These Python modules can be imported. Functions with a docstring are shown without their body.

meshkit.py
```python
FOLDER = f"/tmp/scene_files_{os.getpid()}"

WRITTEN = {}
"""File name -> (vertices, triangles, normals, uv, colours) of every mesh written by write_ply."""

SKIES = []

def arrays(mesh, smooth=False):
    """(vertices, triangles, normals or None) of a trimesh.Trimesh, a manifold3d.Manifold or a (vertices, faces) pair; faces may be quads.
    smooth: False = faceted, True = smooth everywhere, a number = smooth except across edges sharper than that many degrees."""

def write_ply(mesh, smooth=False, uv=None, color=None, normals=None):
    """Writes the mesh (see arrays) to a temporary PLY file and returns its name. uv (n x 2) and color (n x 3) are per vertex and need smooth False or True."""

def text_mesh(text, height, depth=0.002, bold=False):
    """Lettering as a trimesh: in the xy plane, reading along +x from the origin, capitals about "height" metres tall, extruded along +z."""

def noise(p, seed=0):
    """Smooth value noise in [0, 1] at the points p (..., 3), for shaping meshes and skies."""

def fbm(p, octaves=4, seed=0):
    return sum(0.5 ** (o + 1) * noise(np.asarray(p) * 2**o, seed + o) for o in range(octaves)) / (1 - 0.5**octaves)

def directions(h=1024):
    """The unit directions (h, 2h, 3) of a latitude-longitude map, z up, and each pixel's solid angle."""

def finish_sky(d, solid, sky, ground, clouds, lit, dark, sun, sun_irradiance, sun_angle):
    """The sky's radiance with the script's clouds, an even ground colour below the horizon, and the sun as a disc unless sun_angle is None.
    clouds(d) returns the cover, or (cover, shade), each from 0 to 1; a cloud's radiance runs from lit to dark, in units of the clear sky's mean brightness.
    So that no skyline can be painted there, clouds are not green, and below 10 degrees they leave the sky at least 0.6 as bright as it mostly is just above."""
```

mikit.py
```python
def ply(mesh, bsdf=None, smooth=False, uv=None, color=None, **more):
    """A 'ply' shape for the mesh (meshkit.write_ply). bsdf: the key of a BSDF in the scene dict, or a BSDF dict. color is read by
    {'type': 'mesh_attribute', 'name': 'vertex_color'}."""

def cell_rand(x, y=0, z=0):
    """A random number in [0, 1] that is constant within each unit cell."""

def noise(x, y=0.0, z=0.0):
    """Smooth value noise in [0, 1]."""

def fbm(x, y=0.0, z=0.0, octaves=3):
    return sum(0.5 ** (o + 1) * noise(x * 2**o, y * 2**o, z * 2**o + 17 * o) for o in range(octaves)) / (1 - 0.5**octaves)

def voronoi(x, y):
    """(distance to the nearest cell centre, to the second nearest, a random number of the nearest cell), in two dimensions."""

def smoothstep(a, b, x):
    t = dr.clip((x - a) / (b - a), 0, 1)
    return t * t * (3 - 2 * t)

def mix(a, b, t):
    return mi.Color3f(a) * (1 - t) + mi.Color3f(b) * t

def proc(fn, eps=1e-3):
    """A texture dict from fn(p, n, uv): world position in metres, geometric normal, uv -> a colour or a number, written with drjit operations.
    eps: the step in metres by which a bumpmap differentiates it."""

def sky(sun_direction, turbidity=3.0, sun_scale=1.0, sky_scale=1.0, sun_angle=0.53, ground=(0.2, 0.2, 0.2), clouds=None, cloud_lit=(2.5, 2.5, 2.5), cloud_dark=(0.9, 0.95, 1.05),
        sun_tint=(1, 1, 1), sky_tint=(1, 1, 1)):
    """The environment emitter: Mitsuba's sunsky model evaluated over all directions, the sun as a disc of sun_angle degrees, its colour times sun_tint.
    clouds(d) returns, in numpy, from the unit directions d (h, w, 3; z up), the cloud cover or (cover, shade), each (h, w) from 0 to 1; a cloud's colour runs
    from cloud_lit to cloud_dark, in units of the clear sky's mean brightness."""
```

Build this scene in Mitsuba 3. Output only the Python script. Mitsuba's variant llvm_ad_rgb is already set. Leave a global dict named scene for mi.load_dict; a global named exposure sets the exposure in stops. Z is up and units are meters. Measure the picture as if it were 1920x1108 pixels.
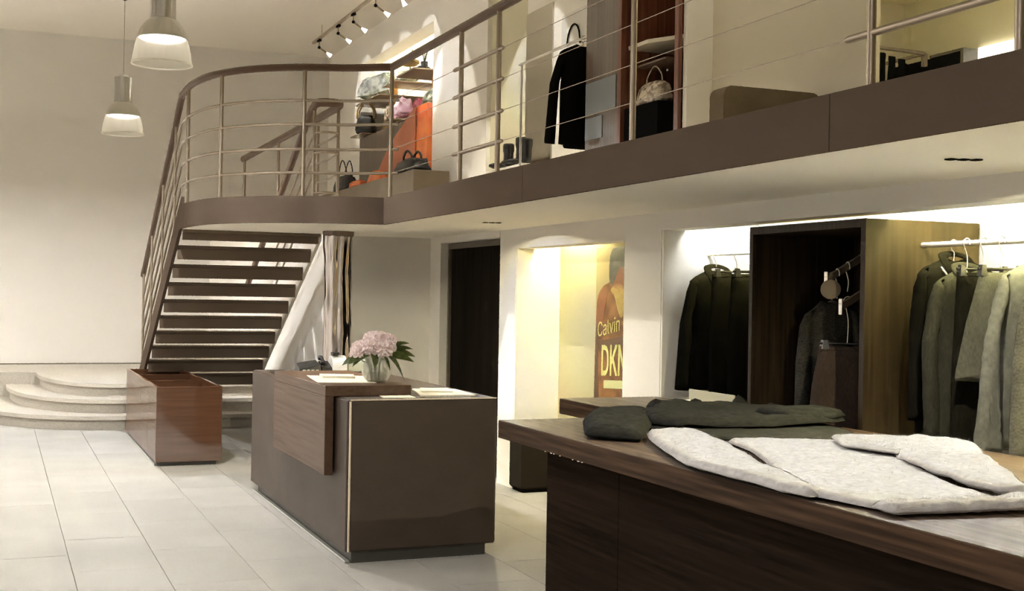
import math, random
import numpy as np, trimesh, mitsuba as mi, drjit as dr, mikit, meshkit
from mikit import noise, fbm, voronoi, smoothstep, mix, cell_rand, proc
from shapely.geometry import Polygon, Point, LineString
from scipy.spatial import Delaunay

random.seed(7)
rng = np.random.default_rng(7)
T = mi.ScalarTransform4f
scene, labels = {}, {}

# ------------------------------------------------------------------ camera, light, exposure
F_PX = 2342.5
YAW, PITCH, ROLL, EYE = 0.391376, -0.00097, 0.016657, 1.65
_f = np.array([math.sin(YAW) * math.cos(PITCH), math.cos(YAW) * math.cos(PITCH), -math.sin(PITCH)])
_r = np.array([math.cos(YAW), -math.sin(YAW), 0.0])
_d = np.cross(_f, _r)
_up = -(_r * math.sin(ROLL) + _d * math.cos(ROLL))
scene['camera'] = {'type': 'perspective', 'fov': math.degrees(2 * math.atan(960 / F_PX)), 'fov_axis': 'x', 'near_clip': 0.05, 'far_clip': 200.0,
                   'to_world': T().look_at(origin=[0, 0, EYE], target=[float(_f[0]), float(_f[1]), float(EYE + _f[2])], up=[float(x) for x in _up])}
exposure = 0.42
PENDANT = (6.0, 5.7, 5.0)           # radiance of a pendant's lens
LAMP = (51.0, 49.9, 47.8)           # intensity of a pendant's downward light
UPLIGHT = (6.0, 5.6, 4.9)            # the light that leaves the top of its glass bell
SPOT = (11.0, 10.2, 8.4)           # intensity of a track spot
STRIP = (150.0, 140.0, 64.0)          # radiance of the strip lamps in the niches
BACKROOM = (9.0, 8.2, 6.0)


def rgb(c):
    return {'type': 'rgb', 'value': [float(x) for x in c]}


# ------------------------------------------------------------------ materials
def mat(key, base, rough=0.6, two=True, **kw):
    d = {'type': 'principled', 'base_color': rgb(base) if isinstance(base, (tuple, list)) else proc(base), 'roughness': rough, **kw}
    scene[key] = {'type': 'twosided', 'bsdf': d} if two else d


def wood(dark, light, along, fine=70.0, slow=2.5, patch=0.5):
    """Veneer: streaks stretched along one axis ('x', 'y' or 'z')."""
    def fn(p, n, uv):
        c = {'x': p.x, 'y': p.y, 'z': p.z}
        a = [k for k in 'xyz' if k != along]
        u, v, w = c[along] * slow, c[a[0]], c[a[1]]
        g = fbm(u, v * fine, w * fine, 3)
        h = noise(u * 0.6, v * 9, w * 9)
        return mix(dark, light, dr.clip((g - 0.5) * 1.9 + 0.5 + (h - 0.5) * patch, 0, 1))
    return fn


def speckle(a, b, f=60.0, amt=1.0):
    def fn(p, n, uv):
        return mix(a, b, dr.clip((fbm(p.x * f, p.y * f, p.z * f, 3) - 0.5) * 2.2 * amt + 0.5, 0, 1))
    return fn


def blotch(a, b, f=1.4, amt=1.0, fine=0.25):
    def fn(p, n, uv):
        t = (fbm(p.x * f, p.y * f, p.z * f, 3) - 0.5) * 1.6 * amt + 0.5 + (noise(p.x * 90, p.y * 90, p.z * 90) - 0.5) * fine
        return mix(a, b, dr.clip(t, 0, 1))
    return fn


mat('wall_paint', blotch((0.71, 0.682, 0.635), (0.745, 0.716, 0.668), 0.8, 1.0, 0.3), 0.9)
mat('wall_cream', blotch((0.56, 0.52, 0.37), (0.60, 0.555, 0.40), 0.8, 1.0, 0.3), 0.9)
mat('ceiling_paint', blotch((0.645, 0.615, 0.55), (0.675, 0.643, 0.578), 0.7, 1.0, 0.25), 0.95)
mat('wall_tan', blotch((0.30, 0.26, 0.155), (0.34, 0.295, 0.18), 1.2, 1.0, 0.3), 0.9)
mat('wall_sand', blotch((0.60, 0.545, 0.425), (0.635, 0.58, 0.455), 0.8, 1.0, 0.3), 0.9)
mat('white_paint', (0.82, 0.78, 0.69), 0.8)
for i in range(3):
    k = 0.97 + 0.02 * i
    mat('floor_tile_%d' % i, blotch((0.272 * k, 0.260 * k, 0.236 * k), (0.31 * k, 0.297 * k, 0.271 * k), 1.7 + 0.2 * i, 1.3, 0.35), 0.6, specular=0.15)
mat('grout', (0.25, 0.238, 0.21), 0.9)
mat('stone', speckle((0.335, 0.308, 0.262), (0.40, 0.37, 0.32), 70), 0.6)
mat('stair_steel', blotch((0.080, 0.054, 0.034), (0.10, 0.068, 0.043), 3.0, 1.0, 0.2), 0.45)
mat('stringer_white', (0.74, 0.68, 0.57), 0.6)
mat('baseline', (0.14, 0.125, 0.10), 0.7)
mat('steel', (0.30, 0.245, 0.19), 0.32, metallic=1.0)
mat('bright_steel', (0.72, 0.69, 0.64), 0.2, metallic=1.0)
mat('lamp_metal', (0.58, 0.565, 0.54), 0.10, metallic=1.0)
mat('chrome', (0.50, 0.45, 0.43), 0.10, metallic=1.0)
mat('silver_glass', (0.50, 0.47, 0.38), 0.06, metallic=1.0)
mat('handrail', blotch((0.068, 0.040, 0.025), (0.090, 0.055, 0.035), 5.0, 1.0, 0.2), 0.36, specular=0.12)
mat('cable', (0.35, 0.29, 0.22), 0.4, metallic=0.6)
mat('wenge_y', wood((0.020, 0.0115, 0.0075), (0.058, 0.033, 0.020), 'y', 55, 2.6), 0.5, specular=0.03)
mat('wenge_top', wood((0.020, 0.0115, 0.0075), (0.058, 0.033, 0.020), 'y', 55, 2.6), 0.47, specular=1.0, clearcoat=1.0, clearcoat_gloss=0.5)
mat('walnut_z', wood((0.008, 0.0052, 0.003), (0.020, 0.0132, 0.0074), 'z', 60, 2.2), 0.45, specular=0.15)
mat('wenge_z', wood((0.030, 0.020, 0.014), (0.075, 0.047, 0.030), 'z', 60, 2.2), 0.45, specular=0.4)
mat('edge_brown', wood((0.085, 0.055, 0.038), (0.13, 0.088, 0.06), 'z', 50, 2.2), 0.45)
mat('bench_end', wood((0.043, 0.0165, 0.0065), (0.058, 0.0235, 0.0095), 'x', 60, 3.0), 0.06, specular=1.0, clearcoat=1.0, clearcoat_gloss=0.98)
mat('bench_side', wood((0.043, 0.0165, 0.0065), (0.058, 0.0235, 0.0095), 'y', 60, 3.0), 0.06, specular=1.0, clearcoat=1.0, clearcoat_gloss=0.98)
mat('red_wood', wood((0.07, 0.022, 0.012), (0.17, 0.06, 0.03), 'z', 50, 2.0), 0.4)
mat('leather', blotch((0.038, 0.026, 0.0195), (0.045, 0.031, 0.0235), 6.0, 1.0, 0.5), 0.5, specular=0.34)
mat('ledge_wood', wood((0.050, 0.026, 0.0155), (0.074, 0.040, 0.024), 'y', 50, 2.0), 0.36, specular=0.35)
mat('piping', (0.62, 0.52, 0.40), 0.6)
mat('plinth', (0.055, 0.053, 0.046), 0.5)
mat('plinth_lit', (0.30, 0.30, 0.28), 0.4)  # paler copy of plinth for its lit side
mat('dark_frame', (0.055, 0.045, 0.032), 0.5)
mat('gloss_black', (0.012, 0.012, 0.013), 0.22, specular=0.7)
mat('taupe', blotch((0.105, 0.082, 0.055), (0.13, 0.10, 0.068), 4, 1.0, 0.3), 0.7)
mat('paper', (0.74, 0.69, 0.56), 0.8)
mat('paper_grey', (0.36, 0.345, 0.26), 0.8)
mat('plastic_white', (0.68, 0.66, 0.60), 0.4)
mat('plastic_pale', (0.46, 0.45, 0.39), 0.4)
mat('wood_pale', (0.45, 0.29, 0.13), 0.5)
mat('rod_cream', (0.70, 0.64, 0.50), 0.35, specular=0.6)
mat('hook_metal', (0.80, 0.76, 0.62), 0.3, metallic=0.7)


def knit(a, b, fu=160.0, fv=60.0):
    def fn(p, n, uv):
        t = fbm(p.x * fu, p.y * fu, p.z * fv, 2) * 0.7 + fbm(p.x * 12, p.y * 12, p.z * 12, 2) * 0.3
        return mix(a, b, dr.clip((t - 0.5) * 2 + 0.5, 0, 1))
    return fn


def bumped(key, inner, fn, scale):
    scene[key] = {'type': 'twosided', 'bsdf': {'type': 'bumpmap', 'arbitrary': proc(fn, 2e-3), 'scale': scale, 'nested': {'type': 'principled', **inner}}}


mat('cloth_charcoal', knit((0.006, 0.006, 0.0052), (0.0135, 0.0135, 0.0118)), 0.9, specular=0.05)
mat('cloth_olive', knit((0.045, 0.044, 0.034), (0.085, 0.083, 0.065)), 0.9, sheen=0.6)
mat('cloth_greygreen', knit((0.026, 0.0262, 0.0228), (0.046, 0.0462, 0.0405)), 0.95, specular=0.05)
mat('cloth_grey', knit((0.040, 0.041, 0.040), (0.073, 0.075, 0.073), 60, 40), 0.95, specular=0.2)
mat('cloth_tweed', knit((0.018, 0.017, 0.015), (0.055, 0.053, 0.046), 130, 130), 0.95, specular=0.2)
mat('cloth_brown', knit((0.020, 0.0135, 0.0105), (0.032, 0.022, 0.0175)), 0.95, specular=0.1)
mat('cloth_darktweed', knit((0.009, 0.0085, 0.0075), (0.034, 0.032, 0.028), 140, 140), 0.95, specular=0.1)
mat('knit_dark', knit((0.0085, 0.0087, 0.0084), (0.0185, 0.019, 0.0183), 45, 90), 1.0, specular=0.05)
mat('mohair', knit((0.29, 0.276, 0.272), (0.395, 0.38, 0.376), 55, 55), 1.0, sheen=0.1)
mat('cloth_sofa', blotch((0.10, 0.077, 0.05), (0.13, 0.10, 0.066), 4, 1.0, 0.5), 0.95, specular=0.1)
mat('orange_gloss', blotch((0.55, 0.085, 0.015), (0.75, 0.20, 0.03), 3.0, 1.5, 0.1), 0.22, specular=0.8)
mat('salmon', blotch((0.46, 0.13, 0.055), (0.54, 0.17, 0.075), 1.6, 1.0, 0.2), 0.35, specular=0.6)
mat('amber', (0.50, 0.25, 0.055), 0.35, specular=0.6)
mat('shelf_glass', (0.20, 0.15, 0.10), 0.2, specular=0.8)
mat('bag_pink', blotch((0.70, 0.34, 0.52), (0.86, 0.55, 0.70), 14, 1.6, 0.2), 0.4, specular=0.6)
mat('bag_rose', (0.42, 0.07, 0.11), 0.4)
mat('bag_sage', blotch((0.10, 0.13, 0.09), (0.50, 0.53, 0.43), 12, 2.4, 0.3), 0.5)
mat('bag_gold', blotch((0.24, 0.16, 0.055), (0.46, 0.34, 0.15), 10, 2.0, 0.3), 0.45)
mat('bag_snake', blotch((0.22, 0.16, 0.11), (0.76, 0.66, 0.52), 26, 3.0, 0.5), 0.4)
mat('bag_black', (0.008, 0.0075, 0.007), 0.3, specular=0.25)
mat('bag_cream', (0.66, 0.60, 0.46), 0.5)
mat('feather', (0.28, 0.20, 0.09), 0.8)
mat('reflection_grey', (0.19, 0.205, 0.215), 0.4, specular=0.3)  # colour of a reflection laid on the cabinet door
mat('panel_brown', wood((0.065, 0.046, 0.033), (0.095, 0.068, 0.048), 'z', 40, 2.0), 0.3, specular=0.6)
mat('petal', speckle((0.80, 0.66, 0.655), (0.93, 0.84, 0.82), 40), 0.8)
scene['leaf'] = {'type': 'twosided', 'bsdf': {'type': 'principled', 'base_color': proc(speckle((0.025, 0.040, 0.010), (0.085, 0.115, 0.028), 50)), 'roughness': 0.5}}
mat('stem', (0.12, 0.17, 0.05), 0.6)
scene['glass'] = {'type': 'dielectric', 'int_ior': 1.45, 'ext_ior': 1.0}
scene['vase_glass'] = {'type': 'principledthin', 'base_color': rgb((0.93, 0.94, 0.88)), 'roughness': 0.05, 'spec_trans': 0.80, 'diff_trans': 1.0, 'eta': 1.5}
scene['water'] = {'type': 'dielectric', 'int_ior': 1.33, 'ext_ior': 1.0}
scene['shade_glass'] = {'type': 'principledthin', 'base_color': rgb((0.93, 0.90, 0.82)), 'roughness': 0.18, 'spec_trans': 0.74, 'diff_trans': 1.2, 'eta': 1.5}
mat('emit_body', (0.8, 0.8, 0.8), 0.6)
mat('print_ground', (0.20, 0.16, 0.075), 0.5)
mat('print_skin', blotch((0.060, 0.023, 0.008), (0.135, 0.058, 0.017), 9, 1.6, 0.4), 0.5)
mat('print_red', blotch((0.085, 0.028, 0.012), (0.13, 0.045, 0.018), 9, 1.2, 0.4), 0.5)
mat('print_gold', blotch((0.20, 0.115, 0.03), (0.30, 0.19, 0.055), 12, 1.4, 0.4), 0.5)
mat('print_hair', blotch((0.014, 0.014, 0.013), (0.034, 0.034, 0.031), 14, 1.6, 0.4), 0.5)
mat('print_dark', (0.035, 0.018, 0.01), 0.5)
mat('print_yellow', (0.46, 0.44, 0.13), 0.5)
mat('print_pale', (0.40, 0.39, 0.18), 0.5)



def dull(key, base):
    """A matt surface without any gloss."""
    scene[key] = {'type': 'twosided', 'bsdf': {'type': 'diffuse', 'reflectance': rgb(base) if isinstance(base, (tuple, list)) else proc(base)}}


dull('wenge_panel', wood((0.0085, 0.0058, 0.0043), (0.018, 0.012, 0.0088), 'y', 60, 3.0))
dull('fascia', blotch((0.062, 0.0455, 0.0345), (0.071, 0.053, 0.040), 2.2, 1.0, 0.3))
dull('cloth_black', knit((0.002, 0.002, 0.0018), (0.005, 0.0048, 0.0042)))
dull('black', (0.005, 0.005, 0.005))
dull('dark_box', (0.018, 0.015, 0.012))
dull('door_dark', wood((0.006, 0.005, 0.004), (0.012, 0.010, 0.008), 'z', 60, 2.0))

# ------------------------------------------------------------------ helpers
def numbered(name):
    if not any(k == name or k.startswith(name + '__') for k in list(scene) + list(labels)):
        return name
    i = 1
    while any(k == '%s_%03d' % (name, i) or k.startswith('%s_%03d__' % (name, i)) for k in list(scene) + list(labels)):
        i += 1
    return '%s_%03d' % (name, i)


COUNT = {}


def part(parent, name, mesh, m, smooth=False, label=None, **more):
    base = parent + '__' + name
    n = COUNT.get(base, 0)
    COUNT[base] = n + 1
    key = base if n == 0 else '%s_%03d' % (base, n)
    scene[key] = mikit.ply(mesh, m, smooth, **more)
    if label:
        labels[key] = {'label': label}
    return key


def thing(name, label, cat, group=None, kind=None):
    key = numbered(name)
    labels[key] = {'label': label, 'category': cat}
    if group:
        labels[key]['group'] = group
    if kind:
        labels[key]['kind'] = kind
    return key


def single(name, mesh, m, label, cat, group=None, kind=None, smooth=False, **more):
    key = thing(name, label, cat, group, kind)
    scene[key] = mikit.ply(mesh, m, smooth, **more)
    return key


def struct(name, mesh, m, label, cat, smooth=False):
    return single(name, mesh, m, label, cat, None, 'structure', smooth)


def cat(*ms):
    return trimesh.util.concatenate([m for m in ms])


def box(x0, x1, y0, y1, z0, z1, b=0.0):
    x0, x1, y0, y1, z0, z1 = min(x0, x1), max(x0, x1), min(y0, y1), max(y0, y1), min(z0, z1), max(z0, z1)
    if b <= 0:
        m = trimesh.creation.box((x1 - x0, y1 - y0, z1 - z0))
        m.apply_translation(((x0 + x1) / 2, (y0 + y1) / 2, (z0 + z1) / 2))
        return m
    b = min(b, (x1 - x0) * 0.45, (y1 - y0) * 0.45, (z1 - z0) * 0.45)
    pts = []
    for sx, X in ((1, x0), (-1, x1)):
        for sy, Y in ((1, y0), (-1, y1)):
            for sz, Z in ((1, z0), (-1, z1)):
                pts += [(X, Y + sy * b, Z + sz * b), (X + sx * b, Y, Z + sz * b), (X + sx * b, Y + sy * b, Z)]
    return trimesh.Trimesh(np.array(pts)).convex_hull


def prism(poly, z0, z1):
    m = trimesh.creation.extrude_polygon(Polygon(poly) if not isinstance(poly, Polygon) else poly, z1 - z0, engine='earcut')
    m.apply_translation((0, 0, z0))
    return m


def spline(pts, per=8, closed=False):
    """Catmull-Rom through the points."""
    p = np.asarray(pts, float)
    if closed:
        q = np.vstack([p[-1:], p, p[:2]])
    else:
        q = np.vstack([2 * p[0] - p[1], p, 2 * p[-1] - p[-2]])
    out = []
    for i in range(1, len(q) - 2):
        for t in np.arange(per) / per:
            a, b, c, d = q[i - 1], q[i], q[i + 1], q[i + 2]
            out.append(0.5 * (2 * b + (c - a) * t + (2 * a - 5 * b + 4 * c - d) * t * t + (3 * b - a - 3 * c + d) * t ** 3))
    if not closed:
        out.append(p[-1])
    return np.array(out)


def tube(path, r, n=10, closed=False, squash=None):
    """A round (or, with squash, oval) bar along a path with capped ends."""
    p = np.asarray(path, float)
    r = np.full(len(p), r) if np.isscalar(r) else np.asarray(r, float)
    if closed:
        t = np.roll(p, -1, 0) - np.roll(p, 1, 0)
    else:
        t = np.gradient(p, axis=0)
    t /= np.linalg.norm(t, axis=1, keepdims=True) + 1e-12
    ref = np.array([0, 0, 1.0]) if abs(t[0][2]) < 0.9 else np.array([1.0, 0, 0])
    u = np.cross(ref, t[0]); u /= np.linalg.norm(u)
    ang = np.arange(n) * 2 * math.pi / n
    rings = []
    for i in range(len(p)):
        u = u - t[i] * np.dot(u, t[i]); u /= np.linalg.norm(u)
        v = np.cross(t[i], u)
        a, b = (1, 1) if squash is None else squash
        rings.append(p[i] + r[i] * (np.cos(ang)[:, None] * u * a + np.sin(ang)[:, None] * v * b))
    V = np.vstack(rings)
    Fc = []
    m = len(p)
    for i in range(m if closed else m - 1):
        j = (i + 1) % m
        for k in range(n):
            l = (k + 1) % n
            Fc += [(i * n + k, i * n + l, j * n + l), (i * n + k, j * n + l, j * n + k)]
    if not closed:
        c0, c1 = len(V), len(V) + 1
        V = np.vstack([V, p[:1], p[-1:]])
        for k in range(n):
            l = (k + 1) % n
            Fc += [(c0, l, k), (c1, (m - 1) * n + k, (m - 1) * n + l)]
    return trimesh.Trimesh(V, np.array(Fc), process=False)


def rod(a, b, r, n=10):
    return tube([a, b], r, n)


def lathe(profile, n=32, at=(0, 0, 0)):
    pr = np.asarray(profile, float)
    ang = np.arange(n) * 2 * math.pi / n
    V = np.concatenate([np.stack([r * np.cos(ang), r * np.sin(ang), np.full(n, z)], 1) for r, z in pr])
    Fc = []
    for i in range(len(pr) - 1):
        for k in range(n):
            l = (k + 1) % n
            Fc += [(i * n + k, i * n + l, (i + 1) * n + l), (i * n + k, (i + 1) * n + l, (i + 1) * n + k)]
    m = trimesh.Trimesh(V + np.array(at), np.array(Fc), process=False)
    return m


def blob(rx, ry, rz, at=(0, 0, 0), sub=3, rough=0.0, f=4.0, seed=0):
    m = trimesh.creation.icosphere(sub)
    v = m.vertices.copy()
    if rough:
        v *= 1 + rough * (meshkit.fbm(v * f + seed * 3.1, 3, seed)[:, None] - 0.5) * 2
    m.vertices = v * (rx, ry, rz) + np.array(at)
    return m


def pillow(poly, th, frame, res=0.03, edge=0.06, back=1.0, fold=None, rough=0.0, rf=30.0, seed=0, power=0.5, jig=0.25):
    """An outline (u, v) swollen by th on the front and th * back behind. frame(u, v, w) gives world points; fold(u, v) shifts both sides along w."""
    P = Polygon(poly).buffer(0)
    if P.geom_type != 'Polygon':
        P = max(P.geoms, key=lambda g: g.area)
    L = P.exterior.length
    nb = max(12, int(L / res))
    bd = np.array([P.exterior.interpolate(i * L / nb).coords[0] for i in range(nb)])
    r_ = np.random.default_rng(seed + 11)
    x0, y0, x1, y1 = P.bounds
    gx, gy = np.meshgrid(np.arange(x0, x1, res), np.arange(y0, y1, res))
    g = np.stack([gx.ravel(), gy.ravel()], 1) + r_.uniform(-jig, jig, (gx.size, 2)) * res
    import shapely
    inside = shapely.contains_xy(P, g[:, 0], g[:, 1])
    g = g[inside]
    dist = shapely.distance(shapely.points(g), P.exterior) if len(g) else np.zeros(0)
    g, dist = g[dist > res * 0.45], dist[dist > res * 0.45]
    pts = np.vstack([bd, g])
    d = np.concatenate([np.zeros(nb), dist])
    tri = Delaunay(pts).simplices
    c = pts[tri].mean(1)
    tri = tri[shapely.contains_xy(P, c[:, 0], c[:, 1])]
    a, b, cc = pts[tri[:, 0]], pts[tri[:, 1]], pts[tri[:, 2]]
    flip = (b[:, 0] - a[:, 0]) * (cc[:, 1] - a[:, 1]) - (b[:, 1] - a[:, 1]) * (cc[:, 0] - a[:, 0]) < 0
    tri[flip] = tri[flip][:, ::-1]
    t = np.clip(d / edge, 0, 1)
    h = th * (1 - (1 - t) ** 2) ** power
    off = fold(pts[:, 0], pts[:, 1]) if fold else 0.0
    if rough:
        q = np.stack([pts[:, 0] * rf, pts[:, 1] * rf, np.zeros(len(pts))], 1)
        h = h + rough * (meshkit.fbm(q, 3, seed) - 0.5) * 2 * np.clip(d / (res * 2), 0, 1)
    V = np.vstack([frame(pts[:, 0], pts[:, 1], h + off), frame(pts[:, 0], pts[:, 1], -h * back + off)])
    n = len(pts)
    inner = np.arange(n)
    lo = inner + n
    lo[:nb] = inner[:nb]
    m = trimesh.Trimesh(V, np.vstack([tri, lo[tri][:, ::-1]]), process=False)
    m.remove_unreferenced_vertices()
    return m


def frame_at(o, u, v, w):
    o, u, v, w = (np.asarray(x, float) for x in (o, u, v, w))
    return lambda a, b, c: o + np.outer(a, u) + np.outer(b, v) + np.outer(np.broadcast_to(c, np.shape(a)), w)


def flat(z):
    """The frame of a thing lying on a table top: u, v are world x, y."""
    return lambda a, b, c: np.stack([a, b, np.broadcast_to(c, np.shape(a)) + z], 1)


# ------------------------------------------------------------------ room shell
ZB, ZT, ZC = 2.235, 2.452, 5.56
YB = 20.35
EX = 2.985        # the straight edge of the mezzanine
struct('wall_back', box(-6, 6.6, YB, YB + 0.2, 0, ZC + 0.2), 'wall_paint', 'tall plain beige wall at the far end of the shop', 'wall')
struct('wall_left', box(-6.2, -6, -4, YB, 0, ZC + 0.2), 'wall_paint', 'plain beige wall on the left of the shop', 'wall')
struct('wall_front', box(-6, 6.6, -4.2, -4, 0, ZC + 0.2), 'wall_paint', 'plain beige wall behind the viewer', 'wall')
struct('ceiling', box(-6.2, 6.6, -4.2, YB + 0.2, ZC, ZC + 0.2), 'ceiling_paint', 'high beige painted ceiling', 'ceiling')

# floor: base slab and single tiles
struct('floor', box(-6, 6.6, -4, YB, -0.1, -0.012), 'grout', 'cream stone tiled shop floor', 'floor')
tile_mesh = {}
TX, TY = 0.5, 1.0
near = []
for i in range(-3, 9):
    for j in range(3, 19):
        near.append((i, j))
g = 0.0013
n_t = 0
for i, j in near:
    x0, y0 = 0.437 + (i) * TX, 0.36 + j * TX * 2 * 0.5 * 2 * 0.5 * 2 - 0.0
    x0, y0 = 0.437 + i * TX, -0.3 + j * TX * 2 + (0.5 if i % 2 else 0.0)
    if y0 < 2.6 or y0 > 18.3:
        continue
    part('floor', 'tile', box(x0 + g, x0 + TX - g, y0 + g, min(y0 + 1.0, 19.5) - g, -0.012, 0.0 + rng.uniform(-0.0004, 0.0004), 0.0012), 'floor_tile_%d' % int(rng.integers(3)))
    n_t += 1
# the floor beyond those tiles, hidden or at grazing view
struct('floor_margin', cat(box(-6, -1.065, -4, YB, -0.012, 0), box(4.935, 6.6, -4, YB, -0.012, 0), box(-1.065, 4.935, -4, 2.70, -0.012, -0.0005), box(-1.065, 4.935, 19.2, YB, -0.012, -0.0005)),
       'floor_tile_1', 'cream floor at the edges of the shop', 'floor')

# ------------------------------------------------------------------ lower right-hand walls, niches and door
struct('wall_stair', box(3.15, 6.6, 12.2, YB, 0, ZB), 'wall_paint', 'plain wall under the mezzanine beside the stairs', 'wall')
WX = 4.13
struct('wall_right', cat(
    box(4.12, 6.6, 11.88, 12.2, 0, ZB),
    box(4.12, 6.6, 10.30, 11.88, 2.175, ZB),
    box(4.30, 6.6, 10.30, 11.88, 0, 2.175),
    box(WX, 6.6, 9.94, 10.30, 0, ZB),
    box(4.60, 6.6, 7.92, 9.94, 0, ZB),
    box(WX, 4.30, 7.92, 9.94, 2.066, ZB),
    box(WX, 6.6, 7.385, 7.92, 0, ZB),
    box(4.95, 6.6, -4, 7.385, 0, ZB),
    box(WX, 4.30, -4, 7.385, 2.115, ZB)), 'wall_paint', 'cream wall under the mezzanine with lit niches', 'wall')
struct('wall_niche', cat(
    box(WX + 0.004, 4.60, 9.92, 9.94, 0, 2.066), 
    box(WX + 0.004, 4.95, 7.365, 7.385, 0, 2.115), box(4.885, 4.95, -4, 7.365, 0, ZB)), 'white_paint', 'bright white lining of the lit niches', 'wall')
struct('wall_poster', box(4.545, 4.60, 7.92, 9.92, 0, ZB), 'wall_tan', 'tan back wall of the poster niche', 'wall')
d1 = thing('door_1', 'tall dark brown door in the recess under the mezzanine', 'door', kind='structure')
part(d1, 'leaf', box(4.225, 4.27, 10.32, 11.84, 0.005, 2.115, 0.004), 'door_dark')
part(d1, 'frame', cat(box(4.20, 4.295, 11.84, 11.878, 0.003, 2.17), box(4.20, 4.295, 10.303, 10.32, 0.003, 2.17), box(4.20, 4.295, 10.32, 11.84, 2.115, 2.17)), 'dark_frame')
single('soffit_strip', box(4.135, 4.24, 10.33, 11.75, 2.205, 2.2345, 0.004), 'dark_frame', 'narrow dark strip added in the soffit for the dark wedge above the door', 'vent')  # dark strip put in for the dark wedge over the door

# mezzanine slab
curve = [(2.985, 10.03), (2.65, 10.12), (2.29, 10.27), (1.95, 10.54), (1.70, 10.98), (1.60, 11.58), (1.60, 12.1)]
cv = spline(curve, 8)
plan = [(6.6, -4), (EX, -4)] + [tuple(p) for p in cv] + [(1.62, 12.12), (2.97, 12.12), (3.15, 12.12), (3.15, YB), (6.6, YB)]
struct('mezzanine_slab', prism(plan, ZB, ZT), 'white_paint', 'mezzanine floor slab with cream painted underside', 'floor')
# fascia panels on the edge
fa = thing('mezzanine_fascia', 'smooth dark brown fascia along the edge of the mezzanine', 'fascia', kind='structure')
ys = [-4.0, 0.95, 4.0, 7.05, 10.03]
for a, b in zip(ys[:-1], ys[1:]):
    part(fa, 'panel', box(EX - 0.02, EX - 0.001, a + 0.002, b - 0.002, ZB - 0.004, ZT + 0.004, 0.002), 'fascia')


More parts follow.
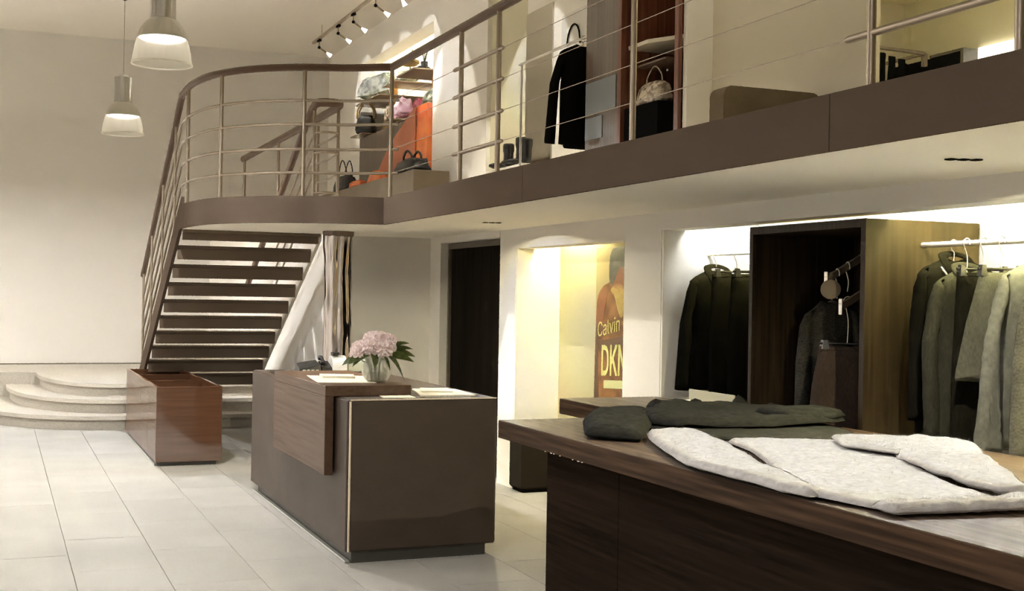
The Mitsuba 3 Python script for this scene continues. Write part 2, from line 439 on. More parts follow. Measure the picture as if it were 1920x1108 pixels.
def ribbon(path, off0, off1, z0, z1):
    """A band following a plan path, between two offsets to its left."""
    p = np.asarray(path, float)
    t = np.gradient(p, axis=0); t /= np.linalg.norm(t, axis=1, keepdims=True)
    nrm = np.stack([-t[:, 1], t[:, 0]], 1)
    a, b = p + nrm * off0, p + nrm * off1
    n = len(p)
    V = np.vstack([np.c_[a, np.full(n, z0)], np.c_[a, np.full(n, z1)], np.c_[b, np.full(n, z1)], np.c_[b, np.full(n, z0)]])
    Fc = []
    for i in range(n - 1):
        for k in range(4):
            l = (k + 1) % 4
            Fc += [(k * n + i, k * n + i + 1, l * n + i + 1), (k * n + i, l * n + i + 1, l * n + i)]
    for e in (0, n - 1):
        Fc += [(e, n + e, 2 * n + e), (e, 2 * n + e, 3 * n + e)]
    m = trimesh.Trimesh(V, np.array(Fc), process=False)
    trimesh.repair.fix_normals(m)
    return m


part(fa, 'curved_panel', ribbon(cv, 0.001, 0.020, ZB - 0.004, ZT + 0.004), 'fascia', 40)
for y, zc in ((9.2, 3.614), (3.96, 3.592)):
    k = thing('slot_downlight', 'small black slot downlight in the mezzanine underside ' + ('near the dark door' if y > 5 else 'above the wooden wardrobe'), 'light', 'slot downlights')
    scene[k + '_beam'] = {'type': 'spot', 'to_world': T().look_at(origin=[zc, y, ZB - 0.012], target=[zc, y, 0], up=[0, 1, 0]), 'intensity': rgb((22.0, 19.8, 13.0)), 'cutoff_angle': 82.0, 'beam_width': 40.0}
    for q in (-0.055, 0, 0.055):
        part(k, 'slot', box(zc + q * 0.9 - 0.018, zc + q * 0.9 + 0.018, y - 0.02 - q * 0.3, y + 0.02 - q * 0.3, ZB - 0.006, ZB - 0.0005, 0.002), 'black')

# ------------------------------------------------------------------ upper right-hand walls
U = 5.05
struct('wall_upper', cat(
    box(U, 6.6, 18.38, YB, ZT, ZC),
    box(U, 5.30, 14.97, 18.38, 5.115, ZC),
    box(5.75, 6.6, 14.97, 18.38, ZT, ZC),
    box(U, 6.6, 13.08, 14.97, ZT, ZC)), 'wall_paint', 'upper wall on the mezzanine with the handbag niche', 'wall')
struct('wall_upper_khaki', cat(box(5.10, 6.6, 12.05, 13.08, ZT, ZC)), 'wall_cream', 'khaki cream stretch of wall on the mezzanine beyond the jackets', 'wall')
struct('wall_upper_recess', cat(
    box(5.70, 6.6, 9.4, 12.05, ZT, ZC),
    box(4.72, 6.6, 7.78, 9.4, 4.35, ZC),
    box(5.20, 6.6, 7.78, 9.4, ZT, 4.35),
    box(4.52, 4.745, 7.78, 9.38, 4.35, ZC),
    box(4.53, 4.745, 7.775, 7.83, ZT, 4.35)), 'white_paint', 'pale wall around the tall wooden cabinet on the mezzanine', 'wall')
struct('wall_upper_near', cat(box(4.74, 4.84, 6.05, 7.78, ZT, ZC), box(4.84, 6.3, 7.60, 7.78, ZT, ZC)), 'wall_sand', 'plain beige wall behind the sofa on the mezzanine', 'wall')
struct('wall_back_room', cat(
    box(6.3, 6.6, -4, 7.78, ZT, ZC),
    box(4.74, 6.3, -4, 6.05, 3.90, ZC), box(4.84, 6.3, 6.05, 7.60, 3.90, ZC)), 'wall_cream', 'cream walls and low ceiling of the side room on the mezzanine', 'wall')

# ------------------------------------------------------------------ raised platform and curved steps
ZP = 0.5
struct('platform', cat(box(-6, 0.45, 18.45, YB, 0, ZP), box(0.45, 3.15, 18.35, YB, 0, ZP)), 'stone', 'raised stone platform along the far wall', 'platform')
struct('baseboard_back', box(-6, 3.15, YB - 0.02, YB, ZP, ZP + 0.018), 'baseline', 'thin dark line at the foot of the far wall', 'baseboard')


def step_plan(front, rx, off=0.0):
    pts = [(3.145, front + off), (1.5, front + off)]
    ry = 18.45 - front - off
    for a in np.linspace(90, 180, 24)[1:]:
        c, s = math.cos(math.radians(a)), math.sin(math.radians(a))
        e = 2.25
        pts.append((1.5 + (rx - off) * -abs(c) ** (2 / e), 18.45 - ry * abs(s) ** (2 / e)))
    return pts + [(3.145, 18.45)]


st = thing('curved_steps', 'three broad curved grey stone steps rising to the platform', 'steps')
for k, (front, rx) in enumerate(((15.33, 1.9), (15.64, 1.36), (15.96, 0.98))):
    z1 = ZP / 3 * (k + 1)
    part(st, 'tread', prism(step_plan(front, rx), z1 - 0.045, z1), 'stone', 30)
    part(st, 'riser', prism(step_plan(front, rx, 0.05), z1 - ZP / 3, z1 - 0.045), 'stone', 30)

# ------------------------------------------------------------------ staircase
SL, Y0s = 0.53, 12.1
RISE = (ZT - ZP) / 11


def znose(y):
    return ZT - SL * (y - Y0s)


sc = thing('staircase', 'brown open-riser staircase rising from the steps to the mezzanine', 'staircase')


def stringer(x0, x1, lo, hi, ya, yb):
    v = [(ya, znose(ya) + hi), (yb, znose(yb) + hi), (yb + (lo + hi) * 0.0, max(ZP + 0.002, znose(yb) - lo)), (ya, znose(ya) - lo)]
    yend = Y0s + (ZT - lo - ZP) / SL
    v = [(ya, znose(ya) + hi), (yb, znose(yb) + hi), (yb, ZP + 0.002), (yend, ZP + 0.002), (ya, znose(ya) - lo)]
    V = np.array([(x, y, z) for x in (x0, x1) for y, z in v])
    return trimesh.Trimesh(V).convex_hull


part(sc, 'stringer', stringer(1.585, 1.615, 0.215, 0.03, 12.0, 15.80), 'fascia')
part(sc, 'stringer', stringer(2.93, 2.965, 0.25, 0.03, 12.14, 15.72), 'stringer_white', label='cream painted stringer on the wall side')
for k in range(1, 11):
    z = ZT - RISE * k
    y = Y0s + RISE / SL * k
    t = part(sc, 'tread', box(1.616, 2.929, y - RISE / SL + 0.012, y + 0.02, z - 0.03, z, 0.004), 'stair_steel')
    part(sc, 'riser', box(1.618, 2.927, y - RISE / SL + 0.014, y - RISE / SL + 0.03, z - 0.138, z - 0.03, 0.003), 'stair_steel')
part(sc, 'top_beam', box(1.62, 2.93, 12.05, 12.10, ZB - 0.03, ZB - 0.001), 'stair_steel')

# ------------------------------------------------------------------ railings
ZR = 3.525
ROWS = (3.25, 3.052, 2.846, 2.65)
rp = [(EX - 0.0, 9.90), (2.66, 10.115), (2.295, 10.275), (1.96, 10.545), (1.71, 10.985), (1.61, 11.585), (1.612, 12.25)]
rc = spline([(x, y) for x, y in rp], 8)
BR, PR, HR = 0.0125, 0.017, 0.031

br = thing('balcony_railing', 'brown handrail with steel bars curving round the end of the mezzanine', 'railing')
low = lambda p, z: np.c_[p, np.full(len(p), z)]
sl_y = np.linspace(12.35, 15.53, 12)
sl_hand = [(1.622, y, ZR + 0.02 - (y - 12.3) * SL) for y in sl_y]
hand = np.vstack([[(EX, 9.90, ZR)], low(rc[1:], ZR), sl_hand])
part(br, 'handrail', tube(hand, HR, 12), 'handrail', 50)
for z in ROWS:
    b = np.vstack([low(rc, z), [(1.622, y, z - (y - 12.3) * SL) for y in np.linspace(12.4, 15.5, 8)]])
    b[0] = (EX + 0.05, 9.86, z)
    part(br, 'bar', tube(b, BR, 8), 'steel', True)
for s in (0.0, 0.32, 0.64, 0.875):
    i = int(s * (len(rc) - 1))
    x, y = rc[i]
    part(br, 'post', rod((x, y, ZT + 0.004), (x, y, ZR - 0.01), PR), 'steel', 50)
for y in (12.75, 13.7, 14.65, 15.45):
    part(br, 'post', rod((1.622, y, znose(y) - 0.1), (1.622, y, ZR + 0.02 - (y - 12.3) * SL), PR * 0.85), 'steel', 50)

gr = thing('gallery_railing', 'brown handrail with steel bars and cables along the straight edge of the mezzanine', 'railing')
part(gr, 'handrail', tube([(EX, 9.90, ZR), (EX, 6, ZR), (EX, 2, ZR), (EX, -3.5, ZR)], HR, 12), 'handrail', 50)
for y in (8.235, 7.525, 5.66, 3.78, 3.05, 0.9):
    part(gr, 'post', rod((EX, y, ZT), (EX, y, ZR - 0.01), PR), 'steel', 50)
for z in ROWS:
    for a, b in ((8.39, 7.44), (3.94, 2.9)):
        part(gr, 'bar', tube([(EX, a, z), (EX, a - 0.012, z), (EX, a - 0.03, z), (EX, b + 0.03, z), (EX, b + 0.012, z), (EX, b, z)], [0.004, 0.012, 0.0145, 0.0145, 0.012, 0.004], 10), 'steel', 50)
    for a, b in ((9.86, 8.38), (7.45, 3.93)):
        part(gr, 'cable', rod((EX, a, z), (EX, b, z), 0.0022, 6), 'cable')

# the stairwell guard: stair handrail on the wall side that loops into the level rail
gd = thing('stairwell_railing', 'brown looped handrail with steel bars around the stair opening on the mezzanine', 'railing')
lp = [(2.915, y, ZR + 0.02 - (y - 12.38) * SL) for y in np.linspace(15.85, 12.7, 8)]
loop = spline([(2.915, 12.7, ZR + 0.02 - 0.32 * SL), (2.915, 12.38, ZR - 0.005), (2.925, 12.2, ZR + 0.015), (3.02, 12.13, ZR + 0.015), (3.13, 12.17, ZR + 0.015), (3.17, 12.4, ZR + 0.015), (3.18, 13.0, ZR + 0.015)], 6)
part(gd, 'handrail', tube(np.vstack([lp[:-1], loop, [(3.2, 15.5, ZR + 0.015), (3.21, 17.9, ZR + 0.015)]]), 0.034, 12, squash=(1.0, 1.25)), 'handrail', 50)
for z in ROWS:
    l2 = [(2.92, y, z - (y - 12.38) * SL) for y in np.linspace(14.2, 12.75, 5)]
    lo = spline([(2.92, 12.75, z - 0.37 * SL), (2.925, 12.38, z - 0.01), (2.96, 12.2, z), (3.05, 12.15, z), (3.14, 12.25, z), (3.18, 12.7, z)], 5)
    part(gd, 'bar', tube(np.vstack([l2[:-1], lo, [(3.2, 14.0, z)]]), 0.011, 8), 'steel', True)
for x, y in ((2.925, 12.36), (3.17, 12.36), (3.19, 13.3), (3.2, 15.4), (3.21, 17.75)):
    part(gd, 'post', rod((x, y, ZT - (0.1 if x < 3 else 0)), (x, y, ZR), PR), 'steel', 50)

# ------------------------------------------------------------------ chrome column
def crinkle(r0, z0, z1, n=64, m=60, seed=3):
    ang = np.arange(n) * 2 * math.pi / n
    V, Fc = [], []
    for i in range(m):
        z = z0 + (z1 - z0) * i / (m - 1)
        q = np.stack([np.cos(ang) * 1.6, np.sin(ang) * 1.6, np.full(n, z * 0.9)], 1)
        q2 = np.stack([np.cos(ang) * 3.5, np.sin(ang) * 3.5, np.full(n, z * 7.0)], 1)
        lobes = 0.009 * np.cos(ang * 9 + 0.4)
        taper = 1.0 if z < z1 - 0.22 else 1.0 + 0.08 * math.sin((z - z1 + 0.22) / 0.22 * math.pi * 0.5)
        r = (r0 + lobes + 0.05 * (meshkit.fbm(q, 3, seed) - 0.5) + 0.022 * (meshkit.fbm(q2, 3, seed + 5) - 0.5)) * taper
        V.append(np.stack([np.cos(ang) * r, np.sin(ang) * r, np.full(n, z)], 1))
    V = np.vstack(V)
    for i in range(m - 1):
        for k in range(n):
            l = (k + 1) % n
            Fc += [(i * n + k, i * n + l, (i + 1) * n + l), (i * n + k, (i + 1) * n + l, (i + 1) * n + k)]
    return trimesh.Trimesh(V, np.array(Fc), process=False)


co = thing('column', 'crinkled chrome column with a brown cap under the curved mezzanine end', 'column')
m = crinkle(0.118, 0.0, 2.19)
m.apply_translation((2.96, 11.47, 0))
part(co, 'shaft', m, 'chrome', True)
part(co, 'cap', lathe([(0, 2.185), (0.135, 2.185), (0.145, 2.20), (0.145, ZB - 0.001), (0, ZB - 0.001)], 32, (2.96, 11.47, 0)), 'edge_brown', 30)

# ------------------------------------------------------------------ pendants
def pendant(x, y, label, zb=3.38, r=0.228, power=1.0):
    k = thing('pendant_lamp', label, 'lamp', 'bell-shaped pendant lamps')
    at = (x, y, zb)
    prof = [(r, 0.0), (r * 0.995, 0.012), (r * 0.965, 0.03), (r * 0.93, 0.09), (r * 0.88, 0.145), (r * 0.815, 0.20)]
    top = [(r * 0.83, 0.205), (r * 0.80, 0.222), (r * 0.71, 0.27), (r * 0.60, 0.312), (r * 0.47, 0.343), (r * 0.36, 0.358)]
    sh = cat(lathe(prof, 96, at), lathe(top, 96, at))
    v = sh.vertices - np.array(at)
    rr, an = np.hypot(v[:, 0], v[:, 1]), np.arctan2(v[:, 1], v[:, 0])
    f = 1 + 0.012 * np.cos(an * 24)
    sh.vertices = np.stack([v[:, 0] * f, v[:, 1] * f, v[:, 2]], 1) + np.array(at)
    part(k, 'shade', sh, 'shade_glass', True)
    part(k, 'rim', lathe([(r - 0.004, 0.0), (r + 0.005, 0.002), (r + 0.004, 0.012), (r - 0.004, 0.012), (r - 0.004, 0.0)], 40, at), 'shade_glass', True)
    ring = lathe([(r * 0.80, 0.200), (r * 0.835, 0.202), (r * 0.835, 0.212), (r * 0.80, 0.214)], 40, at)
    part(k, 'collar', ring, 'shade_glass', True)
    disk = lathe([(r * 0.76, 0.203), (r * 0.4, 0.2035), (0.0001, 0.204)], 32, at)
    disk.faces = disk.faces[:, ::-1] if disk.face_normals[:, 2].mean() > 0 else disk.faces
    part(k, 'lens', disk, 'emit_body', False, emitter={'type': 'area', 'radiance': rgb(PENDANT)})
    scene[k + '_beam'] = {'type': 'spot', 'to_world': T().look_at(origin=[x, y, zb - 0.004], target=[x, y, zb - 1.0], up=[0, 1, 0]), 'intensity': rgb(np.array(LAMP) * power), 'cutoff_angle': 89.0, 'beam_width': 35.0}
    scene[k + '_glow'] = {'type': 'spot', 'to_world': T().look_at(origin=[x + 0.12, y, zb + 0.50], target=[x + 0.12, y, zb + 2.0], up=[0, 1, 0]), 'intensity': rgb(np.array(UPLIGHT) * power), 'cutoff_angle': 88.0, 'beam_width': 40.0}
    part(k, 'housing', lathe([(0.0, 0.35), (0.092, 0.35), (0.097, 0.356), (0.097, 0.63), (0.092, 0.638), (0.06, 0.642), (0.05, 0.66), (0.0, 0.66)], 32, at), 'lamp_metal', 30)
    part(k, 'cable', rod((x, y, zb + 0.655), (x, y, 4.9), 0.0035, 6), 'cable')
    part(k, 'canopy', lathe([(0.0, 0), (0.02, 0.01), (0.075, 0.10), (0.08, 0.16), (0.0, 0.16)], 24, (x, y, 4.86)), 'dark_frame', 30)
    part(k, 'rod', rod((x, y, 5.0), (x, y, ZC), 0.012, 8), 'dark_frame')


pendant(1.145, 9.885, 'nearer and larger of the two bell-shaped glass pendant lamps', power=0.85)
pendant(1.268, 14.485, 'farther and smaller of the two bell-shaped glass pendant lamps', power=1.5)
for n_l, (x, y, pw) in enumerate(((1.03, 5.3, 0.18), (0.92, 0.8, 0.5), (-2.1, 9.6, 0.32), (-2.0, 13.6, 0.25), (-2.1, 17.5, 0.62), (-2.2, 5.0, 0.2), (-2.2, 0.5, 0.4), (-4.8, 17.3, 0.5), (-4.8, 12.5, 0.9), (-4.8, 7.5, 0.6))):  # the far left row is unseen, added for bounce onto ceiling and wall
    pendant(x, y, 'bell-shaped glass pendant lamp outside the picture, ' + ('third and nearer', 'last and nearest', 'second', 'third', 'fourth', 'nearest', 'nearer', 'third', 'second', 'first')[n_l] + (' lamp of the right row' if x > 0 else ' lamp of the middle row' if x > -3 else ' lamp of the far left row, added to brighten the ceiling and left wall'), power=pw)

# ------------------------------------------------------------------ track with spots
tr = single('ceiling_track', cat(box(4.30, 4.345, 2.0, 18.43, 5.375, 5.41, 0.004), *[rod((4.3225, y, 5.40), (4.3225, y, ZC), 0.006, 6) for y in (17.9, 15.0, 12, 9, 6, 3)]), 'cable', 'brown ceiling track carrying a row of small spotlights', 'lighting track')


def spot_head(y, label, aim=(5.05, 0.05, 4.95), power=1.0, cut=39):
    k = thing('track_spotlight', label, 'spotlight', 'spotlights on the ceiling track')
    x, z = 4.3225, 5.375
    ax = np.array([aim[0] - x, aim[1], aim[2] - z]); ax /= np.linalg.norm(ax)
    part(k, 'adapter', box(x - 0.02, x + 0.02, y - 0.06, y + 0.06, z - 0.03, z, 0.003), 'black')
    part(k, 'stem', rod((x, y, z - 0.03), (x, y, z - 0.10), 0.008, 8), 'steel')
    c = np.array((x, y, z - 0.115))
    part(k, 'knuckle', blob(0.022, 0.022, 0.022, c, 2), 'black', True)
    e = c + ax * 0.13
    part(k, 'arm', rod(c, e, 0.012, 8), 'steel')
    V = tube([e - ax * 0.005, e + ax * 0.02, e + ax * 0.075, e + ax * 0.08], [0.010, 0.018, 0.031, 0.032], 16)
    part(k, 'head', V, 'emit_body', 40, emitter={'type': 'area', 'radiance': rgb((3.2, 2.9, 2.3))})
    o = e + ax * 0.10
    scene[k + '_beam'] = {'type': 'spot', 'to_world': T().look_at(origin=[float(q) for q in o], target=[float(q) for q in o + ax], up=[0, 1, 0]), 'intensity': rgb(np.array(SPOT) * power), 'cutoff_angle': cut, 'beam_width': cut * 0.95}


for y, l in ((18.05, 'first spotlight from the far end of the ceiling track'), (16.95, 'second spotlight from the far end of the ceiling track'), (16.15, 'third spotlight from the far end of the ceiling track'), (15.1, 'fourth spotlight from the far end of the ceiling track, near the picture top'), (14.2, 'fifth spotlight from the far end of the ceiling track, cut by the picture top')):
    spot_head(y, l, **({'aim': (5.05, 0.1, 4.2), 'power': 0.6} if y == 14.2 else {}))
for y, l in ((11.4, 'above the khaki wall'), (9.0, 'above the tall cabinet'), (6.6, 'above the armchair')):
    spot_head(y, 'spotlight of the ceiling track above the picture, ' + l, aim=(5.0, 0.3, 3.4), power=1.8 if y > 11 else 0.12)

# ------------------------------------------------------------------ strip lamps hidden behind the lintels
def strip(x0, x1, y0, y1, z0, z1, label, rad=STRIP):
    k = thing('strip_lamp', label, 'lamp', None)
    V = box(x0, x1, y0, y1, z0, z1)
    scene[k] = mikit.ply(V, 'emit_body', False, emitter={'type': 'area', 'radiance': rgb(rad)})


strip(4.32, 4.36, 9.05, 9.86, 2.18, 2.21, 'strip lamp hidden behind the lintel of the poster niche', (42.0, 39.0, 22.0))
strip(4.32, 4.36, -2.0, 7.30, 2.18, 2.21, 'strip lamp hidden behind the lintel of the clothes niche')
strip(5.33, 5.37, 15.1, 18.25, 5.36, 5.39, 'strip lamp hidden at the top of the handbag niche', (26.0, 24.5, 17.0))


# ------------------------------------------------------------------ display trough by the steps
bn = thing('display_trough', 'open-topped brown wooden display trough standing before the curved steps', 'display unit')
BX0, BX1, BY0, BY1, BZ = 1.40, 2.01, 12.08, 14.95, 0.748
part(bn, 'end_panel', box(BX0, BX1, BY0, BY0 + 0.03, 0.04, BZ, 0.003), 'bench_end')
part(bn, 'end_panel', box(BX0, BX1, BY1 - 0.03, BY1, 0.04, BZ, 0.003), 'bench_end')
for a, b in ((BY0 + 0.03, 12.78), (12.78, 13.46), (13.46, BY1 - 0.03)):
    part(bn, 'side_panel', box(BX0, BX0 + 0.03, a + 0.002, b - 0.002, 0.04, BZ, 0.003), 'bench_side')
part(bn, 'side_panel', box(BX1 - 0.03, BX1, BY0 + 0.03, BY1 - 0.03, 0.04, BZ, 0.003), 'bench_end')
for y in (13.15, 14.1):
    part(bn, 'divider', box(BX0 + 0.03, BX1 - 0.03, y, y + 0.025, 0.06, BZ - 0.012, 0.002), 'bench_end')
part(bn, 'bottom', box(BX0 + 0.03, BX1 - 0.03, BY0 + 0.03, BY1 - 0.03, 0.5, 0.53), 'edge_brown')
part(bn, 'plinth', box(BX0 + 0.04, BX1 - 0.04, BY0 + 0.05, BY1 - 0.05, 0, 0.04), 'plinth')
single('trough_lit_strip', box(BX0 + 0.0, BX0 + 0.035, BY0 + 0.1, BY1, 0, 0.018, 0.003), 'plinth_lit', 'grey strip coloured as the lit plinth along the long side of the display trough', 'strip')  # light on the plinth side put into a paler strip

# ------------------------------------------------------------------ sales counter
ct = thing('sales_counter', 'long brown leather-clad sales counter with cream piping', 'counter')
CX0, CX1, CY0, CY1, CZ = 1.985, 2.965, 7.40, 10.45, 1.005
part(ct, 'body', box(CX0 + 0.012, CX1 - 0.012, CY0 + 0.03, CY1, 0.085, CZ - 0.012, 0.01), 'leather')
part(ct, 'end_panel', box(CX0 + 0.022, CX1, CY0, CY0 + 0.03, 0.078, CZ - 0.004, 0.010), 'leather')
part(ct, 'side_panel', box(CX0, CX0 + 0.018, CY0 + 0.008, CY1, 0.078, CZ - 0.006, 0.006), 'leather')
part(ct, 'side_panel', box(CX1 - 0.014, CX1, CY0 + 0.03, CY1, 0.078, CZ - 0.006, 0.006), 'leather')
part(ct, 'top', box(CX0 + 0.012, CX1 - 0.004, CY0 + 0.012, CY1, CZ - 0.014, CZ, 0.006), 'leather')
part(ct, 'piping', rod((CX0 + 0.019, CY0 + 0.002, 0.08), (CX0 + 0.019, CY0 + 0.002, CZ - 0.01), 0.0075, 8), 'piping', True, label='cream vertical piping on the near corner')
part(ct, 'piping', rod((CX0 + 0.02, CY0 + 0.004, CZ - 0.003), (CX1 - 0.004, CY0 + 0.004, CZ - 0.003), 0.0045, 8), 'piping', True, label='thin cream piping along the near top edge')
part(ct, 'plinth', box(CX0 + 0.05, CX1 - 0.05, CY0 + 0.05, CY1 - 0.06, 0, 0.085), 'plinth')
part(ct, 'ledge_top', box(1.912, 2.475, 7.67, 9.22, 1.0052, 1.072, 0.003), 'ledge_wood', label='raised dark wood ledge')
part(ct, 'ledge_front', box(1.912, 1.968, 7.67, 9.22, 0.512, 1.0050, 0.003), 'ledge_wood', label='wood panel hanging in front of the leather')
single('counter_lit_strip', box(CX0 + 0.012, CX0 + 0.045, CY0 + 0.06, CY1, 0, 0.014, 0.003), 'plinth_lit', 'grey strip coloured as the lit plinth along the long side of the sales counter', 'strip')  # paler strip carries the light on this plinth side

LZ = 1.072


def sheet(name, corners, z, th, m, label, c='paper', group=None):
    return single(name, prism(corners, z, z + th), m, label, c, group)


sheet('paper_sheet', [(1.93, 7.95), (2.30, 7.86), (2.42, 8.55), (2.02, 8.65)], LZ + 0.0005, 0.002, 'paper', 'cream sheet of paper under the glass vase on the counter ledge', group=None)
sheet('booklet', [(2.06, 8.35), (2.27, 8.28), (2.32, 8.52), (2.10, 8.60)], LZ + 0.003, 0.014, 'paper', 'white folded booklet lying behind the vase on the paper sheet', 'booklet')
sheet('paper_sheet', [(2.24, 7.50), (2.44, 7.46), (2.46, 7.655), (2.26, 7.66)], CZ + 0.0005, 0.003, 'paper', 'cream slip of paper on the counter in front of the raised ledge', group=None)
sheet('magazine', [(2.50, 7.55), (2.86, 7.52), (2.90, 8.02), (2.62, 8.10)], CZ + 0.0005, 0.010, 'paper', 'open pale magazine lying on the counter right of the ledge', 'magazine')
sheet('magazine', [(2.58, 7.78), (2.78, 7.72), (2.84, 8.00), (2.66, 8.06)], CZ + 0.0108, 0.008, 'paper', 'small cream brochure lying on top of the open magazine', 'magazine')

# vase with peonies
VX, VY = 2.335, 7.99
va = thing('glass_vase', 'round clear glass vase standing on the counter ledge', 'vase')
outer = [(0.0, 0.0), (0.055, 0.0), (0.075, 0.012), (0.095, 0.045), (0.100, 0.075), (0.093, 0.11), (0.078, 0.138), (0.074, 0.15)]
inner = [(0.070, 0.15), (0.074, 0.137), (0.089, 0.11), (0.096, 0.075), (0.091, 0.047), (0.072, 0.018), (0.05, 0.010), (0.0, 0.010)]
vz = LZ + 0.0035
part(va, 'bowl', lathe(outer, 40, (VX, VY, vz)), 'vase_glass', True)
part(va, 'rim', tube([(VX + 0.074 * math.cos(a), VY + 0.074 * math.sin(a), vz + 0.15) for a in np.arange(32) * math.pi / 16], 0.0025, 8, True), 'vase_glass', True)
part(va, 'foot', lathe([(0, 0.0005), (0.05, 0.0005), (0.06, 0.006), (0.05, 0.012), (0.0, 0.012)], 32, (VX, VY, vz)), 'vase_glass', True)
fl = thing('peony_bouquet', 'bunch of pale pink peonies with dark green leaves in the glass vase', 'flowers')


def peony(c, r, seed):
    R_ = np.random.default_rng(seed)
    ms = [blob(r * 0.8, r * 0.8, r * 0.72, c, 4, 0.55, 3.6, seed)]
    for ring, (num, tilt, size) in enumerate(((5, 0.35, 0.7), (8, 0.75, 0.85), (10, 1.15, 0.95), (10, 1.5, 0.9))):
        for i in range(num):
            a = 2 * math.pi * (i + R_.uniform(-.2, .2)) / num + ring * 0.4
            t = tilt + R_.uniform(-.12, .12)
            d = np.array([math.cos(a) * math.sin(t), math.sin(a) * math.sin(t), math.cos(t)])
            tang = np.array([-math.sin(a), math.cos(a), 0])
            up = np.cross(d, tang)
            s = r * size * R_.uniform(.85, 1.1)
            base = blob(1, 1, 1, sub=2)
            v = base.vertices
            w = np.outer(v[:, 0], tang) * s * 0.40 + np.outer(v[:, 1], up) * s * 0.34 + np.outer(v[:, 2] * 0.05 + 0.34 * (v[:, 0] ** 2 + v[:, 1] ** 2) + 0.10 * np.sin(v[:, 0] * 7 + i), d) * s
            m = trimesh.Trimesh(w + np.array(c) + d * r * 0.72, base.faces, process=False)
            ms.append(m)
    return cat(*ms)


for q, (dx, dy, dz, r) in enumerate(((-0.01, 0.0, 0.250, 0.085), (0.07, 0.03, 0.240, 0.075), (-0.098, 0.02, 0.205, 0.066), (-0.05, -0.03, 0.225, 0.07), (0.035, -0.05, 0.215, 0.072), (-0.135, 0.0, 0.170, 0.05))):
    part(fl, 'flower', peony((VX + dx, VY + dy, vz + dz), r, 20 + q), 'petal', True)
    part(fl, 'stem', tube([(VX + dx * 0.25, VY + dy * 0.3, vz + 0.02), (VX + dx * 0.4, VY + dy * 0.5, vz + 0.12), (VX + dx, VY + dy, vz + dz - 0.02)], 0.004, 6), 'stem', True)


def leaf(a, d, droop, L, W, seed=0):
    """A pointed leaf from a along the direction d."""
    a, d = np.array(a, float), np.array(d, float)
    d /= np.linalg.norm(d)
    side = np.cross(d, [0, 0, 1.0]); side /= np.linalg.norm(side) + 1e-9
    nrm = np.cross(side, d)
    V, Fc = [], []
    n = 9
    for i in range(n):
        t = i / (n - 1)
        w = W * math.sin(math.pi * min(1, t * 0.97 + 0.03)) ** 0.8 * (1 - 0.35 * t)
        c = a + d * L * t - np.array([0, 0, 1]) * droop * L * t * t
        for s in (-1, 0, 1):
            V.append(c + (side * 0.75 + np.array([0, 0, 0.66])) * w * s + nrm * abs(s) * w * 0.25)
    for i in range(n - 1):
        for k in range(2):
            q = i * 3 + k
            Fc += [(q, q + 1, q + 4), (q, q + 4, q + 3)]
    top = np.array(V)
    m = trimesh.Trimesh(np.vstack([top, top - nrm * 0.0012]), np.array(Fc + [(c + 27, b + 27, a_ + 27) for a_, b, c in Fc]), process=False)
    return m


cx = np.array([VX, VY, vz])
for (ox, oz, dx, dy, dz, drp, L, W) in (
        (0.06, 0.19, 0.9, -0.15, 0.42, 0.3, 0.20, 0.024), (0.05, 0.185, 0.95, -0.2, 0.15, 0.25, 0.21, 0.036), (0.05, 0.175, 0.9, -0.25, 0.02, 0.25, 0.20, 0.038),
        (0.06, 0.20, 0.85, -0.1, 0.65, 0.35, 0.20, 0.022), (-0.03, 0.19, -0.85, -0.35, 0.25, 0.8, 0.17, 0.036), (-0.05, 0.175, -0.95, -0.1, 0.0, 0.35, 0.19, 0.034),
        (-0.02, 0.19, -0.2, -0.9, 0.1, 0.9, 0.13, 0.034), (0.02, 0.19, 0.3, -0.85, 0.05, 1.0, 0.12, 0.032), (0.08, 0.165, 0.5, -0.2, -0.35, 0.7, 0.13, 0.036),
        (0.03, 0.18, 0.6, 0.6, 0.3, 0.5, 0.17, 0.034), (-0.04, 0.18, -0.6, 0.6, 0.25, 0.5, 0.16, 0.034), (-0.08, 0.17, -0.9, -0.5, -0.05, 0.3, 0.15, 0.03)):
    part(fl, 'leaf', leaf(cx + (ox, 0, oz), (dx, dy, dz), drp, L, W * 1.35), 'leaf', True)

# devices on the far end of the counter
ph = thing('card_terminal', 'black desk terminal lying on the far end of the counter', 'device')
part(ph, 'body', trimesh.Trimesh(np.array([(2.25, 9.92, CZ + .001), (2.44, 9.92, CZ + .001), (2.25, 10.12, CZ + .001), (2.44, 10.12, CZ + .001), (2.262, 9.93, CZ + .035), (2.43, 9.93, CZ + .07), (2.27, 10.1, CZ + .075), (2.43, 10.1, CZ + .10)])).convex_hull, 'gloss_black')
part(ph, 'keys', cat(*[box(2.285 + i * 0.036, 2.31 + i * 0.036, 9.921 - 0.004, 9.932, CZ + 0.02 + j * 0.0, CZ + 0.03, 0.002) for i in range(4) for j in range(1)]), 'plastic_pale')
single('keyboard', box(2.06, 2.24, 9.95, 10.13, CZ + 0.0005, CZ + 0.018, 0.004), 'gloss_black', 'flat black keyboard left of the black desk terminal', 'keyboard')
tp = thing('telephone', 'small black desk telephone between the terminal and the white printer', 'telephone')
part(tp, 'base', trimesh.Trimesh(np.array([(2.445, 9.93, CZ + .001), (2.535, 9.93, CZ + .001), (2.445, 10.1, CZ + .001), (2.535, 10.1, CZ + .001), (2.45, 9.945, CZ + .045), (2.53, 9.945, CZ + .045), (2.45, 10.09, CZ + .09), (2.53, 10.09, CZ + .09)])).convex_hull, 'gloss_black')
